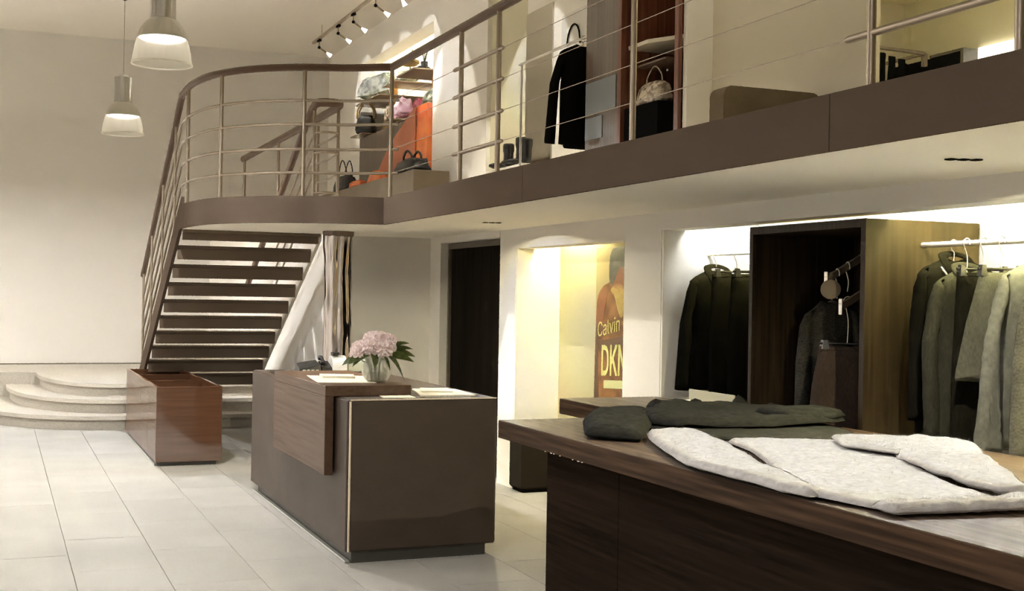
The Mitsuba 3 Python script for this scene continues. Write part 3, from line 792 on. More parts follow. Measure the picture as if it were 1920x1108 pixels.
part(tp, 'handset', tube(spline([(2.455, 9.94, CZ + .075), (2.458, 9.97, CZ + .105), (2.465, 10.05, CZ + .125), (2.468, 10.09, CZ + .115)], 4), [0.022] * 3 + [0.014] * 8 + [0.022] * 2, 10), 'gloss_black', True)
pn = thing('receipt_printer', 'white receipt printer with rounded cover behind the flowers', 'printer')
pv = []
for x in (2.535, 2.655):
    for a in np.linspace(0, math.pi, 9):
        pv.append((x, 10.02 - 0.085 * math.cos(a), CZ + 0.055 + 0.085 * math.sin(a)))
    pv += [(x, 9.93, CZ + .001), (x, 10.11, CZ + .001)]
part(pn, 'cover', trimesh.Trimesh(np.array(pv)).convex_hull, 'plastic_white', 40)
part(pn, 'body', box(2.658, 2.86, 9.94, 10.12, CZ + 0.001, CZ + 0.10, 0.012), 'plastic_pale')
part(pn, 'lever', box(2.54, 2.60, 9.965, 10.03, CZ + 0.142, CZ + 0.168, 0.006), 'gloss_black')

# ------------------------------------------------------------------ tables
AX0, AX1, AY1, AZ = 2.457, 3.355, 6.115, 1.0
ta = thing('display_table', 'big dark wood display table in the foreground under the white sweater', 'table')
part(ta, 'top', box(AX0 + 0.004, AX1, 0.9, AY1 - 0.004, AZ - 0.012, AZ, 0.002), 'wenge_top')
part(ta, 'edge_band', box(AX0, AX0 + 0.05, 0.9, AY1, AZ - 0.094, AZ - 0.001, 0.003), 'wenge_y')
part(ta, 'edge_band', box(AX0 + 0.05, AX1, AY1 - 0.05, AY1, AZ - 0.094, AZ - 0.0125, 0.003), 'wenge_y')
part(ta, 'underside', box(AX0 + 0.051, AX1, 0.9, AY1 - 0.051, AZ - 0.09, AZ - 0.0125), 'wenge_panel')
part(ta, 'base_panel', box(AX0 + 0.07, AX0 + 0.11, 4.866, 5.63, 0.0, AZ - 0.094, 0.002), 'wenge_panel')
part(ta, 'base_panel', box(AX0 + 0.07, AX0 + 0.11, 0.9, 4.862, 0.0, AZ - 0.094, 0.002), 'wenge_panel')
part(ta, 'base_end', box(AX0 + 0.11, AX1 - 0.08, 5.59, 5.63, 0, AZ - 0.094, 0.002), 'wenge_panel')
ch = [(5.50, 0.006), (5.43, 0.010), (5.40, 0.007), (5.33, 0.006), (5.19, 0.006), (5.13, 0.014), (5.09, 0.010)]
part(ta, 'chip', cat(*[blob(0.003, s, 0.002, (AX0 - 0.0005, y, AZ - 0.093), 1) for y, s in ch]), 'paper', label='small pale chips along the lower edge')

TX0, TX1, TY1, TZ = 3.40, 4.115, 7.40, 0.995
tb = thing('wall_table', 'long wood display table against the wall below the hanging clothes', 'table')
part(tb, 'top', box(TX0 + 0.004, TX1, 0.9, TY1 - 0.004, TZ - 0.012, TZ, 0.002), 'wenge_top')
part(tb, 'edge_band', box(TX0, TX0 + 0.05, 0.9, TY1, TZ - 0.10, TZ - 0.001, 0.003), 'wenge_y')
part(tb, 'edge_band', box(TX0 + 0.05, TX1, TY1 - 0.05, TY1, TZ - 0.10, TZ - 0.0125, 0.003), 'wenge_y')
part(tb, 'underside', box(TX0 + 0.051, TX1, 0.9, TY1 - 0.051, TZ - 0.095, TZ - 0.0125), 'wenge_panel')
part(tb, 'base_panel', box(TX0 + 0.25, TX0 + 0.29, 0.9, 6.6, 0, TZ - 0.10, 0.002), 'wenge_panel')
part(tb, 'base_panel', box(TX0 + 0.29, TX1, 6.56, 6.6, 0, TZ - 0.10, 0.002), 'wenge_panel')

cd = thing('display_card', 'pale grey cardboard sign propped at the back of the wall table under the black suits', 'sign')
part(cd, 'panel', box(4.085, 4.092, 6.39, 6.92, TZ + 0.001, TZ + 0.088, 0.001), 'paper_grey')
part(cd, 'lip', box(4.045, 4.0845, 6.34, 6.92, TZ + 0.001, TZ + 0.020, 0.001), 'paper')

po = thing('dark_stool', 'dark brown box stool standing in the poster niche', 'stool')
part(po, 'body', box(4.085, 4.50, 9.67, 9.905, 0.03, 0.50, 0.015), 'dark_box')
part(po, 'base', box(4.12, 4.48, 9.685, 9.895, 0.0, 0.03), 'black')

# ------------------------------------------------------------------ wardrobe under the mezzanine
wd = thing('wardrobe', 'tall open-fronted dark wood wardrobe standing between the hanging clothes', 'wardrobe')
W0, W1, WF, WB, WZ = 5.254, 6.325, WX + 0.002, 4.88, 2.085
part(wd, 'side_panel', box(WF, WB, W0, W0 + 0.04, 0, WZ, 0.002), 'walnut_z', label='near side with vertical grain')
part(wd, 'side_panel', box(WF, WB, W1 - 0.035, W1, 0, WZ, 0.002), 'walnut_z')
part(wd, 'top_panel', box(WF, WB, W0 + 0.04, W1 - 0.035, WZ - 0.045, WZ, 0.002), 'walnut_z')
part(wd, 'back_panel', box(WB - 0.02, WB, W0 + 0.04, W1 - 0.035, 0, WZ - 0.045), 'walnut_z')
part(wd, 'lining', cat(box(WF + 0.02, WB - 0.02, W1 - 0.040, W1 - 0.0355, 0, WZ - 0.046), box(WF + 0.02, WB - 0.02, W0 + 0.0405, W0 + 0.045, 0, WZ - 0.046)), 'walnut_z')
part(wd, 'floor_panel', box(WF, WB - 0.02, W0 + 0.045, W1 - 0.04, 0.05, 0.08), 'walnut_z')


def arm(y, z, x0, label):
    k = thing('hanging_arm', label, 'bracket', 'sloping hanging arms in the wardrobe')
    a, b = np.array((x0, y, z)), np.array((4.858, y, z + (4.858 - x0) * 0.55))
    d = (b - a) / np.linalg.norm(b - a)
    up = np.array((-d[2], 0, d[0]))
    V = np.array([p + s * np.array((0, 1, 0)) * 0.012 + t * up * 0.018 for p in (a, b) for s in (-1, 1) for t in (-1, 1)])
    part(k, 'arm', trimesh.Trimesh(V).convex_hull, 'taupe')
    part(k, 'end_plate', box(x0 - 0.008, x0, y - 0.016, y + 0.016, z - 0.045, z + 0.045, 0.002), 'bright_steel')
    return a, d


A1, D1 = arm(5.80, 1.775, 4.30, 'upper sloping steel hanging arm inside the wardrobe')
A2, D2 = arm(5.64, 1.625, 4.28, 'lower sloping steel hanging arm inside the wardrobe')


# ------------------------------------------------------------------ clothes
def clip_hanger(x, y, zrod, zbar, half, label, u=(1, 0, 0), hook='hook_metal', group='clip hangers'):
    u = np.array(u, float)
    k = thing('clip_hanger', label, 'hanger', group)
    c = np.array((x, y, 0))
    h = 0.012 + 0.012
    pts = spline([c + u * 0.018 + (0, 0, zrod - 0.012), c + u * 0.022 + (0, 0, zrod + 0.008), c + (0, 0, zrod + 0.022), c - u * 0.022 + (0, 0, zrod + 0.004), c - u * 0.012 + (0, 0, zrod - 0.03), c + u * 0.004 + (0, 0, (zrod + zbar) / 2), c + (0, 0, zbar)], 5)
    part(k, 'hook', tube(pts, 0.003, 6), hook, True)
    part(k, 'bar', rod(c - u * half + (0, 0, zbar), c + u * half + (0, 0, zbar), 0.006, 8), 'gloss_black', True)
    for s in (-1, 1):
        q = c + u * half * 0.82 * s + (0, 0, zbar)
        part(k, 'clip', trimesh.Trimesh(np.array([q + u * a + np.array((0, b, d)) for a, b, d in ((-.012, -.012, .018), (.012, -.012, .018), (-.02, -.016, -.035), (.02, -.016, -.035), (-.012, .012, .018), (.012, .012, .018), (-.02, .016, -.035), (.02, .016, -.035))])).convex_hull, 'gloss_black')
    return k


def coat_hanger(x, y, zrod, ztop, half, label, u=(1, 0, 0), m='wood_pale', hook='hook_metal', group='wooden coat hangers'):
    u = np.array(u, float)
    k = thing('coat_hanger', label, 'hanger', group)
    c = np.array((x, y, 0))
    pts = spline([c + u * 0.018 + (0, 0, zrod - 0.012), c + u * 0.022 + (0, 0, zrod + 0.008), c + (0, 0, zrod + 0.022), c - u * 0.022 + (0, 0, zrod + 0.004), c - u * 0.012 + (0, 0, zrod - 0.03), c + u * 0.004 + (0, 0, (zrod + ztop) / 2), c + (0, 0, ztop)], 5)
    part(k, 'hook', tube(pts, 0.003, 6), hook, True)
    part(k, 'shoulder_bar', tube([c - u * half + (0, 0, ztop - 0.075), c - u * half * 0.5 + (0, 0, ztop - 0.03), c + (0, 0, ztop), c + u * half * 0.5 + (0, 0, ztop - 0.03), c + u * half + (0, 0, ztop - 0.075)], 0.009, 8), m, True)
    return k


def folds(f=9.0, a=0.008, seed=0, slant=0.15):
    s1, s2 = np.random.default_rng(seed).uniform(0, 6, 2)
    return lambda u, v: a * np.clip(-v * 2.2, 0.1, 1) * (np.sin(u * f * 6.28 / 1.0 + s1 + v * slant * 9) + 0.6 * np.sin(u * f * 11 + s2 - v * 3)) + 0.6 * a * (meshkit.fbm(np.stack([u * 7 + seed, v * 4, 0 * u], 1), 3, seed) - 0.5)


def jacket(name, label, c, m, x, y, z, hw=0.21, length=0.85, sleeve=0.62, yaw=0.0, group=None, trim=None, collar=None, lapel=False, thick=0.045, flare=0.0, elbow=0.0, splay=0.0, seed=0, button=None, cuff_w=0.075, opening=True):
    """An upper garment on its hanger: x, y, z is the top of the neck; it faces -y turned by yaw."""
    k = thing(name, label, c, group)
    u = np.array((math.cos(yaw), math.sin(yaw), 0)); w = np.array((math.sin(yaw), -math.cos(yaw), 0)); v = np.array((0, 0, 1.0))
    f = frame_at((x, y, z), u, v, w)
    body = [(-0.065, 0.0), (-hw + 0.035, -0.055), (-hw, -0.085), (-hw + 0.015, -0.26), (-hw + 0.02, -0.45), (-hw - flare, -length), (-0.01, -length - 0.005), (hw + flare, -length), (hw - 0.02, -0.45), (hw - 0.015, -0.26), (hw, -0.085), (hw - 0.035, -0.055), (0.065, 0.0), (0.0, -0.02)]
    part(k, 'body', pillow(body, thick, f, 0.028, 0.09, 0.8, folds(2.6, 0.010, seed)), m, True)
    for s in (-1, 1):
        sl = [(s * (hw - 0.055), -0.05), (s * (hw + 0.005), -0.078), (s * (hw + 0.035), -0.15), (s * (hw + 0.055 + elbow + splay * 0.5), -0.36), (s * (hw + 0.058 + splay), -0.06 - sleeve), (s * (hw + 0.058 + splay - cuff_w * 1.35), -0.065 - sleeve), (s * (hw - 0.03 + elbow * 0.3 + splay * 0.45), -0.34), (s * (hw - 0.045), -0.17)]
        part(k, 'sleeve', pillow(sl, 0.036, frame_at(np.array((x, y, z)) + w * 0.022, u, v, w), 0.024, 0.05, 0.9, folds(3.4, 0.007, seed + 3 + s)), m, True)
    if opening:
        z0 = -0.22 if lapel else -0.03
        part(k, 'placket', tube([np.array((x, y, z)) + u * 0.012 + w * (thick + 0.004) + v * (z0 - t * (length + z0 - 0.01)) for t in np.linspace(0, 1, 8)], 0.0035, 6), m, True)
    if collar:
        pts = [np.array((x, y, z)) + u * a + v * b + w * cc for a, b, cc in ((-0.012, -0.20, thick + 0.010), (-0.05, -0.09, thick + 0.004), (-0.078, -0.022, 0.02), (-0.06, 0.012, -0.02), (0, 0.022, -0.035), (0.06, 0.012, -0.02), (0.078, -0.022, 0.02), (0.05, -0.09, thick + 0.004), (0.012, -0.20, thick + 0.010))]
        part(k, 'collar', tube(spline(pts, 5), 0.020, 8, squash=(0.4, 1.25)), collar, True)
    if trim:
        pts = [np.array((x, y, z)) + u * a + v * b + w * cc for a, b, cc in ((-0.11, -0.05, 0.028), (-0.10, -0.075, 0.045), (-0.07, -0.12, thick + 0.01), (-0.03, -0.20, thick + 0.014))]
        part(k, 'trim', tube(spline(pts, 5), 0.006, 8), trim, True, label='cream piping on the collar')
    if button:
        for t in ((0.30,) if button == 1 else (0.25, 0.38, 0.51)):
            q = np.array((x, y, z)) - u * 0.01 + v * -t + w * (thick + 0.012)
            b = trimesh.creation.cylinder(0.021, 0.008, sections=20)
            b.apply_transform(trimesh.geometry.align_vectors([0, 0, 1], w)); b.apply_translation(q)
            part(k, 'button', b, 'plastic_white', 40)
    return k


def skirt(name, label, c, m, x, y, z, top=0.15, bottom=0.22, length=0.6, yaw=0.0, group=None, thick=0.03, seed=0, legs=False):
    k = thing(name, label, c, group)
    u = np.array((math.cos(yaw), math.sin(yaw), 0)); w = np.array((math.sin(yaw), -math.cos(yaw), 0)); v = np.array((0, 0, 1.0))
    f = frame_at((x, y, z), u, v, w)
    part(k, 'cloth', pillow([(-top, 0), (-(top + bottom) / 2 - 0.01, -length * 0.45), (-bottom, -length), (0, -length - 0.008), (bottom, -length), ((top + bottom) / 2 + 0.01, -length * 0.45), (top, 0)], thick, f, 0.028, 0.08, 0.9, folds(2.4, 0.012, seed)), m, True)
    part(k, 'waistband', pillow([(-top - 0.003, 0.004), (-top - 0.003, -0.035), (top + 0.003, -0.035), (top + 0.003, 0.004)], thick * 0.55, f, 0.02, 0.015, 1.0), m, True)
    return k


RZ = 1.957
# clothes rail left of the wardrobe
single('clothes_rail', cat(rod((4.48, W1 + 0.002, RZ), (4.48, 7.383, RZ), 0.010, 10)), 'rod_cream', 'pale clothes rail left of the wardrobe holding the black suits', 'clothes rail')
jacket('suit_jacket', 'black tailored jacket hanging left of the wardrobe with its long sleeve showing', 'jacket', 'cloth_black', 4.44, 7.18, 1.855, 0.21, 0.80, 0.74, collar='cloth_black', lapel=True, seed=1, splay=0.05)
coat_hanger(4.44, 7.20, RZ, 1.84, 0.19, 'wooden hanger of the black tailored jacket left of the wardrobe', group=None)
for i, (y, xo, ln, lb) in enumerate(((6.98, 4.46, 0.83, 'first black trousers right of the black tailored jacket'), (6.78, 4.48, 0.86, 'second black trousers hanging right of the black tailored jacket'), (6.60, 4.50, 0.92, 'black skirt hanging closest to the left side of the wardrobe'))):
    skirt('black_trousers' if i < 2 else 'black_skirt', lb, 'trousers' if i < 2 else 'skirt', 'cloth_black', xo, y, 1.815, 0.18, 0.20, ln, seed=10 + i, group=None)
    clip_hanger(xo, y, RZ, 1.835, 0.17, 'clip hanger of the ' + lb.replace(' hanging', ''))

# clothes rail right of the wardrobe
single('clothes_rail', rod((4.50, -1.5, RZ), (4.50, W0 - 0.002, RZ), 0.0145, 12), 'rod_cream', 'pale clothes rail right of the wardrobe holding the grey coats', 'clothes rail', smooth=40)
jacket('blazer', 'black blazer with cream collar piping hanging next to the right side of the wardrobe', 'blazer', 'cloth_black', 4.52, 5.03, 1.885, 0.235, 0.90, 0.76, yaw=-0.05, trim='piping', collar='cloth_black', lapel=True, seed=2)
coat_hanger(4.52, 5.045, RZ, 1.865, 0.20, 'hanger of the black blazer with piping', group=None)
jacket('jacket', 'dark olive grey jacket hanging in front of the black blazer', 'jacket', 'cloth_charcoal', 4.46, 4.87, 1.825, 0.215, 0.88, 0.78, yaw=-0.05, elbow=0.02, collar='cloth_charcoal', seed=4)
coat_hanger(4.46, 4.885, RZ, 1.805, 0.19, 'hanger of the dark olive grey jacket', group=None)
skirt('black_skirt', 'long black skirt on a clip hanger between the olive jacket and the grey coat', 'skirt', 'cloth_black', 4.42, 4.73, 1.80, 0.16, 0.20, 0.86, seed=15)
clip_hanger(4.42, 4.73, RZ, 1.82, 0.16, 'clip hanger of the long black skirt', group='clip hangers')
skirt('grey_skirt', 'short grey green flared skirt on a clip hanger left of the light grey coat', 'skirt', 'cloth_greygreen', 4.41, 4.60, 1.80, 0.13, 0.26, 0.51, seed=16)
clip_hanger(4.41, 4.60, RZ, 1.82, 0.14, 'clip hanger of the short grey green skirt', group='clip hangers')
jacket('coat', 'light grey wool coat with a big white button hanging near the right picture edge', 'coat', 'cloth_grey', 4.46, 4.44, 1.845, 0.225, 0.86, 0.82, yaw=0.0, flare=0.05, seed=6, button=1, cuff_w=0.12, splay=0.09)
coat_hanger(4.46, 4.455, RZ, 1.82, 0.20, 'hanger of the light grey wool coat', group=None)
jacket('tweed_coat', 'dark grey tweed coat cut by the right picture edge', 'coat', 'cloth_tweed', 4.46, 4.27, 1.80, 0.23, 0.84, 0.78, flare=0.03, seed=7, cuff_w=0.11, splay=0.03)
coat_hanger(4.46, 4.285, RZ, 1.78, 0.20, 'hanger of the dark grey tweed coat', group=None)

# clothes inside the wardrobe
jacket('tweed_jacket', 'dark tweed jacket hanging inside the wardrobe behind the brown skirt', 'jacket', 'cloth_darktweed', 4.47, 5.97, 1.66, 0.15, 0.66, 0.60, yaw=-0.6, seed=8)
hg = coat_hanger(4.475, 5.985, 1.80, 1.655, 0.13, 'dark wooden hanger of the tweed jacket inside the wardrobe', u=(0.825, -0.565, 0), m='dark_frame', group=None)
skirt('brown_skirt', 'brown flared skirt on a clip hanger inside the wardrobe', 'skirt', 'cloth_brown', 4.37, 5.70, 1.40, 0.15, 0.21, 0.50, yaw=-0.62, seed=18)
clip_hanger(4.37, 5.70, 1.66, 1.42, 0.15, 'clip hanger of the brown skirt inside the wardrobe', u=(0.814, -0.58, 0), group='clip hangers')
disc = trimesh.creation.cylinder(0.055, 0.014, sections=28)
disc.apply_transform(trimesh.geometry.align_vectors([0, 0, 1], [-0.55, -0.8, 0.15])); disc.apply_transform(trimesh.transformations.translation_matrix((4.29, 5.75, 1.72)))
single('round_tag', disc, 'taupe', 'round brown tag hanging between the two sloping arms in the wardrobe', 'tag', smooth=30)
for i, (xx, yy, zz) in enumerate(((4.37, 5.80, 1.80), (4.44, 5.80, 1.84))):
    k = thing('hanger_hook', ('left' if i == 0 else 'right') + ' empty metal hanger hook on the upper sloping arm', 'hanger')
    c = np.array((xx, yy, zz))
    part(k, 'hook', tube(spline([c + (0.0, -0.02, -0.005), c + (0.0, -0.02, 0.02), c + (0, 0, 0.038), c + (0, 0.022, 0.01), c + (0.0, 0.0, -0.04), c + (0, -0.012, -0.08), c + (0, -0.002, -0.13)], 5), 0.0035, 6), 'hook_metal', True)

# ------------------------------------------------------------------ poster in the first niche
PXW = 4.545
poster = thing('poster', 'tall advertising poster of a bare-backed man with yellow lettering in the lit niche', 'poster')


def print_shape(name, yz, layer, m, label=None):
    V = prism([(-y, z) for y, z in yz], 0, 0.0012)          # plan (-y, z): the print faces -x
    P_ = V.vertices
    V = trimesh.Trimesh(np.stack([PXW - 0.004 - layer * 0.0013 - P_[:, 2], -P_[:, 0], P_[:, 1]], 1), V.faces, process=False)
    trimesh.repair.fix_normals(V)
    part(poster, name, V, m, False, label)


part(poster, 'sheet', box(PXW - 0.004, PXW - 0.001, 8.02, 9.20, 0.60, 2.06), 'print_ground')
body = spline([(9.13, 0.62), (9.14, 0.9), (9.17, 1.2), (9.185, 1.45), (9.17, 1.64), (9.08, 1.74), (8.97, 1.775), (8.90, 1.80), (8.55, 1.80), (8.45, 1.73), (8.34, 1.62), (8.32, 1.3), (8.38, 0.9), (8.42, 0.62)], 5)
print_shape('back_print', body, 0, 'print_skin')
print_shape('shoulder_print', spline([(9.165, 1.45), (9.16, 1.62), (9.07, 1.72), (8.98, 1.73), (9.02, 1.60), (9.06, 1.47)], 5, True), 1, 'print_red')
print_shape('light_print', spline([(8.93, 1.72), (8.86, 1.66), (8.80, 1.55), (8.74, 1.50), (8.68, 1.58), (8.70, 1.72), (8.80, 1.77)], 5, True), 1, 'print_gold')
print_shape('hair_print', spline([(8.955, 1.80), (8.955, 1.95), (8.92, 2.03), (8.84, 2.055), (8.66, 2.055), (8.58, 2.02), (8.55, 1.90), (8.60, 1.86), (8.72, 1.90), (8.80, 1.88), (8.86, 1.80), (8.90, 1.76)], 5, True), 2, 'print_hair')
print_shape('neck_print', spline([(8.90, 1.74), (8.86, 1.84), (8.78, 1.90), (8.66, 1.90), (8.60, 1.80), (8.66, 1.73)], 5, True), 1, 'print_red')
print_shape('arm_print', spline([(9.20, 0.62), (9.20, 1.0), (9.185, 1.40), (9.155, 1.38), (9.135, 1.0), (9.10, 0.62)], 5, True), 1, 'print_dark')
print_shape('band_print', [(9.14, 1.30), (8.34, 1.40), (8.34, 1.31), (9.13, 1.22)], 1, 'print_dark')


def lettering(text, y_left, z_base, h, width, layer, m, bold, tilt=0.0):
    t = meshkit.text_mesh(text, h, 0.0015, bold)
    v = t.vertices.copy()
    s = width / (v[:, 0].max() - v[:, 0].min())
    a = (v[:, 0] - v[:, 0].min()) * s
    V = trimesh.Trimesh(np.stack([PXW - 0.004 - layer * 0.0013 - v[:, 2], y_left - a, z_base + v[:, 1] + a * tilt], 1), t.faces, process=False)
    trimesh.repair.fix_normals(V)
    part(poster, 'lettering', V, m, False)


lettering('Calvin Kl', 9.15, 1.335, 0.115, 0.56, 2, 'print_yellow', False, 0.16)
lettering('DKNY', 9.075, 1.03, 0.235, 0.58, 2, 'print_yellow', True, 0.05)
print_shape('bar_print', [(9.03, 0.925), (8.45, 0.955), (8.45, 1.02), (9.03, 0.99)], 2, 'print_pale')

# ------------------------------------------------------------------ sweaters on the tables
bs = thing('black_sweater', 'charcoal black knitted sweater spread over the two display tables', 'sweater')
rip = lambda f, a, s: (lambda u, v: a * (meshkit.fbm(np.stack([u * f, v * f, 0 * u + s], 1), 3, 4) - 0.3))
part(bs, 'under_layer', pillow([(2.98, 5.50), (3.35, 5.95), (3.8, 5.95), (4.02, 5.45), (3.92, 5.05), (3.66, 4.72), (3.36, 4.80), (3.06, 5.0)], 0.014, flat(AZ + 0.004), 0.03, 0.03, 0.2, rip(5, 0.008, 1), 0.003, 40, 1), 'knit_dark', True)
part(bs, 'body', pillow([(3.02, 5.50), (3.12, 5.85), (3.35, 6.04), (3.5, 6.35), (3.66, 6.36), (3.78, 6.22), (3.90, 6.25), (4.03, 6.0), (4.10, 5.66), (4.08, 5.32), (3.94, 5.24), (3.52, 5.22), (3.10, 5.34)], 0.038, flat(AZ + 0.026), 0.028, 0.07, 0.25, rip(6, 0.034, 5), 0.004, 45, 2), 'knit_dark', True)
part(bs, 'sleeve', pillow([(2.50, 5.16), (2.70, 4.97), (2.98, 5.40), (3.20, 5.78), (3.30, 6.0), (3.16, 6.09), (2.95, 6.03), (2.74, 5.68)], 0.050, flat(AZ + 0.022), 0.028, 0.10, 0.35, rip(5, 0.022, 9), 0.004, 45, 3), 'knit_dark', True)
part(bs, 'sleeve', pillow([(3.70, 5.62), (4.09, 5.60), (4.10, 5.34), (3.96, 5.25), (3.70, 5.30)], 0.036, flat(AZ + 0.06), 0.026, 0.07, 0.6, rip(5, 0.02, 12), 0.004, 45, 4), 'knit_dark', True)
for i, (x, y, h) in enumerate(((3.50, 6.30, 0.055), (3.74, 6.26, 0.055), (3.93, 6.10, 0.085), (4.02, 5.92, 0.055))):
    part(bs, 'ruffle', pillow([(x - 0.06, y - 0.06), (x + 0.06, y - 0.05), (x + 0.03, y + 0.05), (x - 0.04, y + 0.05)], h, flat(AZ + 0.03), 0.02, 0.055, 0.3, None, 0.003, 45, 6 + i, power=1.0), 'knit_dark', True)

ws = thing('white_sweater', 'fluffy white mohair sweater laid out on the big display table', 'sweater')
WS = dict(rough=0.006, rf=28.0)
part(ws, 'body', pillow([(3.07, 4.87), (3.29, 4.82), (3.62, 4.66), (3.80, 4.46), (3.55, 4.22), (3.30, 3.86), (3.06, 3.36), (3.02, 3.16), (2.98, 3.02), (2.55, 3.06), (2.50, 3.30), (2.47, 3.50), (2.66, 3.86), (2.82, 4.18), (2.97, 4.52)], 0.020, flat(AZ + 0.010), 0.024, 0.035, 0.25, rip(5, 0.012, 2), seed=1, **WS), 'mohair', True)
part(ws, 'sleeve', pillow([(2.80, 5.12), (3.05, 5.16), (3.03, 4.98), (2.90, 4.56), (2.76, 4.18), (2.62, 3.72), (2.54, 3.42), (2.455, 3.36), (2.43, 3.62), (2.425, 3.90), (2.435, 4.12), (2.56, 4.52), (2.68, 4.86)], 0.026, flat(AZ + 0.016), 0.024, 0.035, 0.4, rip(4, 0.022, 3), seed=2, **WS), 'mohair', True)
part(ws, 'sleeve', pillow([(3.30, 3.98), (3.56, 4.34), (3.80, 4.48), (3.92, 4.30), (3.84, 4.10), (3.60, 3.80), (3.34, 3.40), (3.14, 3.12), (3.04, 3.14), (3.06, 3.34), (3.16, 3.66)], 0.024, flat(AZ + 0.036), 0.024, 0.035, 0.6, rip(4, 0.030, 7), seed=3, **WS), 'mohair', True)
part(ws, 'collar', pillow([(3.28, 4.30), (3.33, 4.02), (3.42, 4.06), (3.62, 4.26), (3.80, 4.46), (3.70, 4.56), (3.46, 4.62)], 0.016, flat(AZ + 0.046), 0.022, 0.04, 0.5, rip(6, 0.01, 8), seed=4, **WS), 'mohair', True)
part(ws, 'hem', pillow([(2.52, 3.16), (2.50, 3.03), (2.76, 2.99), (2.98, 2.96), (3.12, 3.08), (3.10, 3.16), (2.96, 3.10), (2.74, 3.12)], 0.026, flat(AZ + 0.018), 0.02, 0.04, 0.5, rip(7, 0.012, 9), seed=5, **WS), 'mohair', True)
# the loose mohair hairs standing off the knit
hv, hf = [], []
for key in [k for k in scene if k.startswith(ws + '__')]:
    v, f, n_, _, _ = meshkit.WRITTEN[scene[key]['filename']]
    tri = v[f]
    ar = np.linalg.norm(np.cross(tri[:, 1] - tri[:, 0], tri[:, 2] - tri[:, 0]), axis=1)
    up_ = tri.mean(1)[:, 2] > AZ + 0.008
    pr_ = ar * up_; pr_ /= pr_.sum()
    idx = rng.choice(len(f), 2600, p=pr_)
    b = rng.dirichlet((1, 1, 1), len(idx))
    pts = np.einsum('ij,ijk->ik', b, tri[idx])
    nn = n_[f[idx]].mean(1)
    for p_, q in zip(pts, nn):
        d = q + rng.normal(0, 0.9, 3); d /= np.linalg.norm(d)
        if d[2] < -0.1:
            d[2] *= -1
        e = rng.normal(0, 1, 3); e = np.cross(d, e); e /= np.linalg.norm(e) + 1e-9
        L_ = rng.uniform(0.006, 0.016)
        i0 = len(hv)
        hv += [p_ - e * 0.0004, p_ + e * 0.0004, p_ + d * L_ + rng.normal(0, 0.002, 3)]
        hf.append((i0, i0 + 1, i0 + 2))
key = part(ws, 'fuzz', trimesh.Trimesh(np.array(hv), np.array(hf), process=False), 'mohair')
labels[key] = {'label': 'loose white hairs of the mohair', 'kind': 'stuff'}

# ------------------------------------------------------------------ mezzanine: tall cabinet, handbag, jacket, sofa, mirror
uc = thing('tall_cabinet', 'tall dark reddish wood cabinet with an open compartment on the mezzanine', 'cabinet')
part(uc, 'door', box(4.50, 4.53, 8.80, 9.375, ZT, 4.34, 0.003), 'panel_brown', label='closed dark brown door')
part(uc, 'reflection_patch', box(4.492, 4.50, 8.815, 9.36, 3.16, 3.42, 0.001), 'reflection_grey', label='grey blue reflection painted on the door')  # both patches paint a glossy reflection onto the door
part(uc, 'reflection_patch', box(4.492, 4.50, 9.05, 9.36, 2.95, 3.13, 0.001), 'reflection_grey', label='lower grey blue reflection painted on the door')
part(uc, 'side_panel', box(4.53, 5.15, 9.345, 9.375, ZT, 4.34), 'panel_brown')
part(uc, 'frame_post', box(4.495, 4.55, 8.735, 8.797, ZT, 4.34, 0.004), 'red_wood')
part(uc, 'frame_post', box(4.495, 4.525, 7.835, 7.90, ZT, 4.34, 0.004), 'red_wood')
part(uc, 'back_panel', box(5.10, 5.15, 7.84, 9.34, ZT, 4.34), 'red_wood')
part(uc, 'divider', box(4.55, 5.10, 8.74, 8.77, ZT, 4.34), 'red_wood')
part(uc, 'top_panel', box(4.53, 5.15, 7.84, 9.34, 4.30, 4.34), 'red_wood')
sv = trimesh.Trimesh(np.array([(4.56, 8.735, 3.60), (4.56, 8.42, 3.60), (4.78, 8.00, 3.60), (5.09, 7.95, 3.60), (5.09, 8.735, 3.60), (4.56, 8.735, 3.63), (4.56, 8.42, 3.63), (4.78, 8.00, 3.63), (5.09, 7.95, 3.63), (5.09, 8.735, 3.63)])).convex_hull
part(uc, 'shelf', sv, 'rod_cream', label='pale shelf inside the compartment with its lit edge put into the colour')  # cream colour stands for the light on this shelf edge
part(uc, 'shelf', box(4.62, 5.09, 8.25, 8.735, 3.46, 3.475), 'edge_brown')
for y, z in ((7.915, 3.44), (8.16, 3.36), (7.92, 2.95)):
    part(uc, 'peg', blob(0.009, 0.009, 0.009, (4.60, y + 0.02, z), 1), 'bright_steel', True)
part(uc, 'black_drawer', box(4.53, 5.08, 8.20, 8.735, ZT + 0.002, 3.135, 0.004), 'black', label='black box below the handbag')


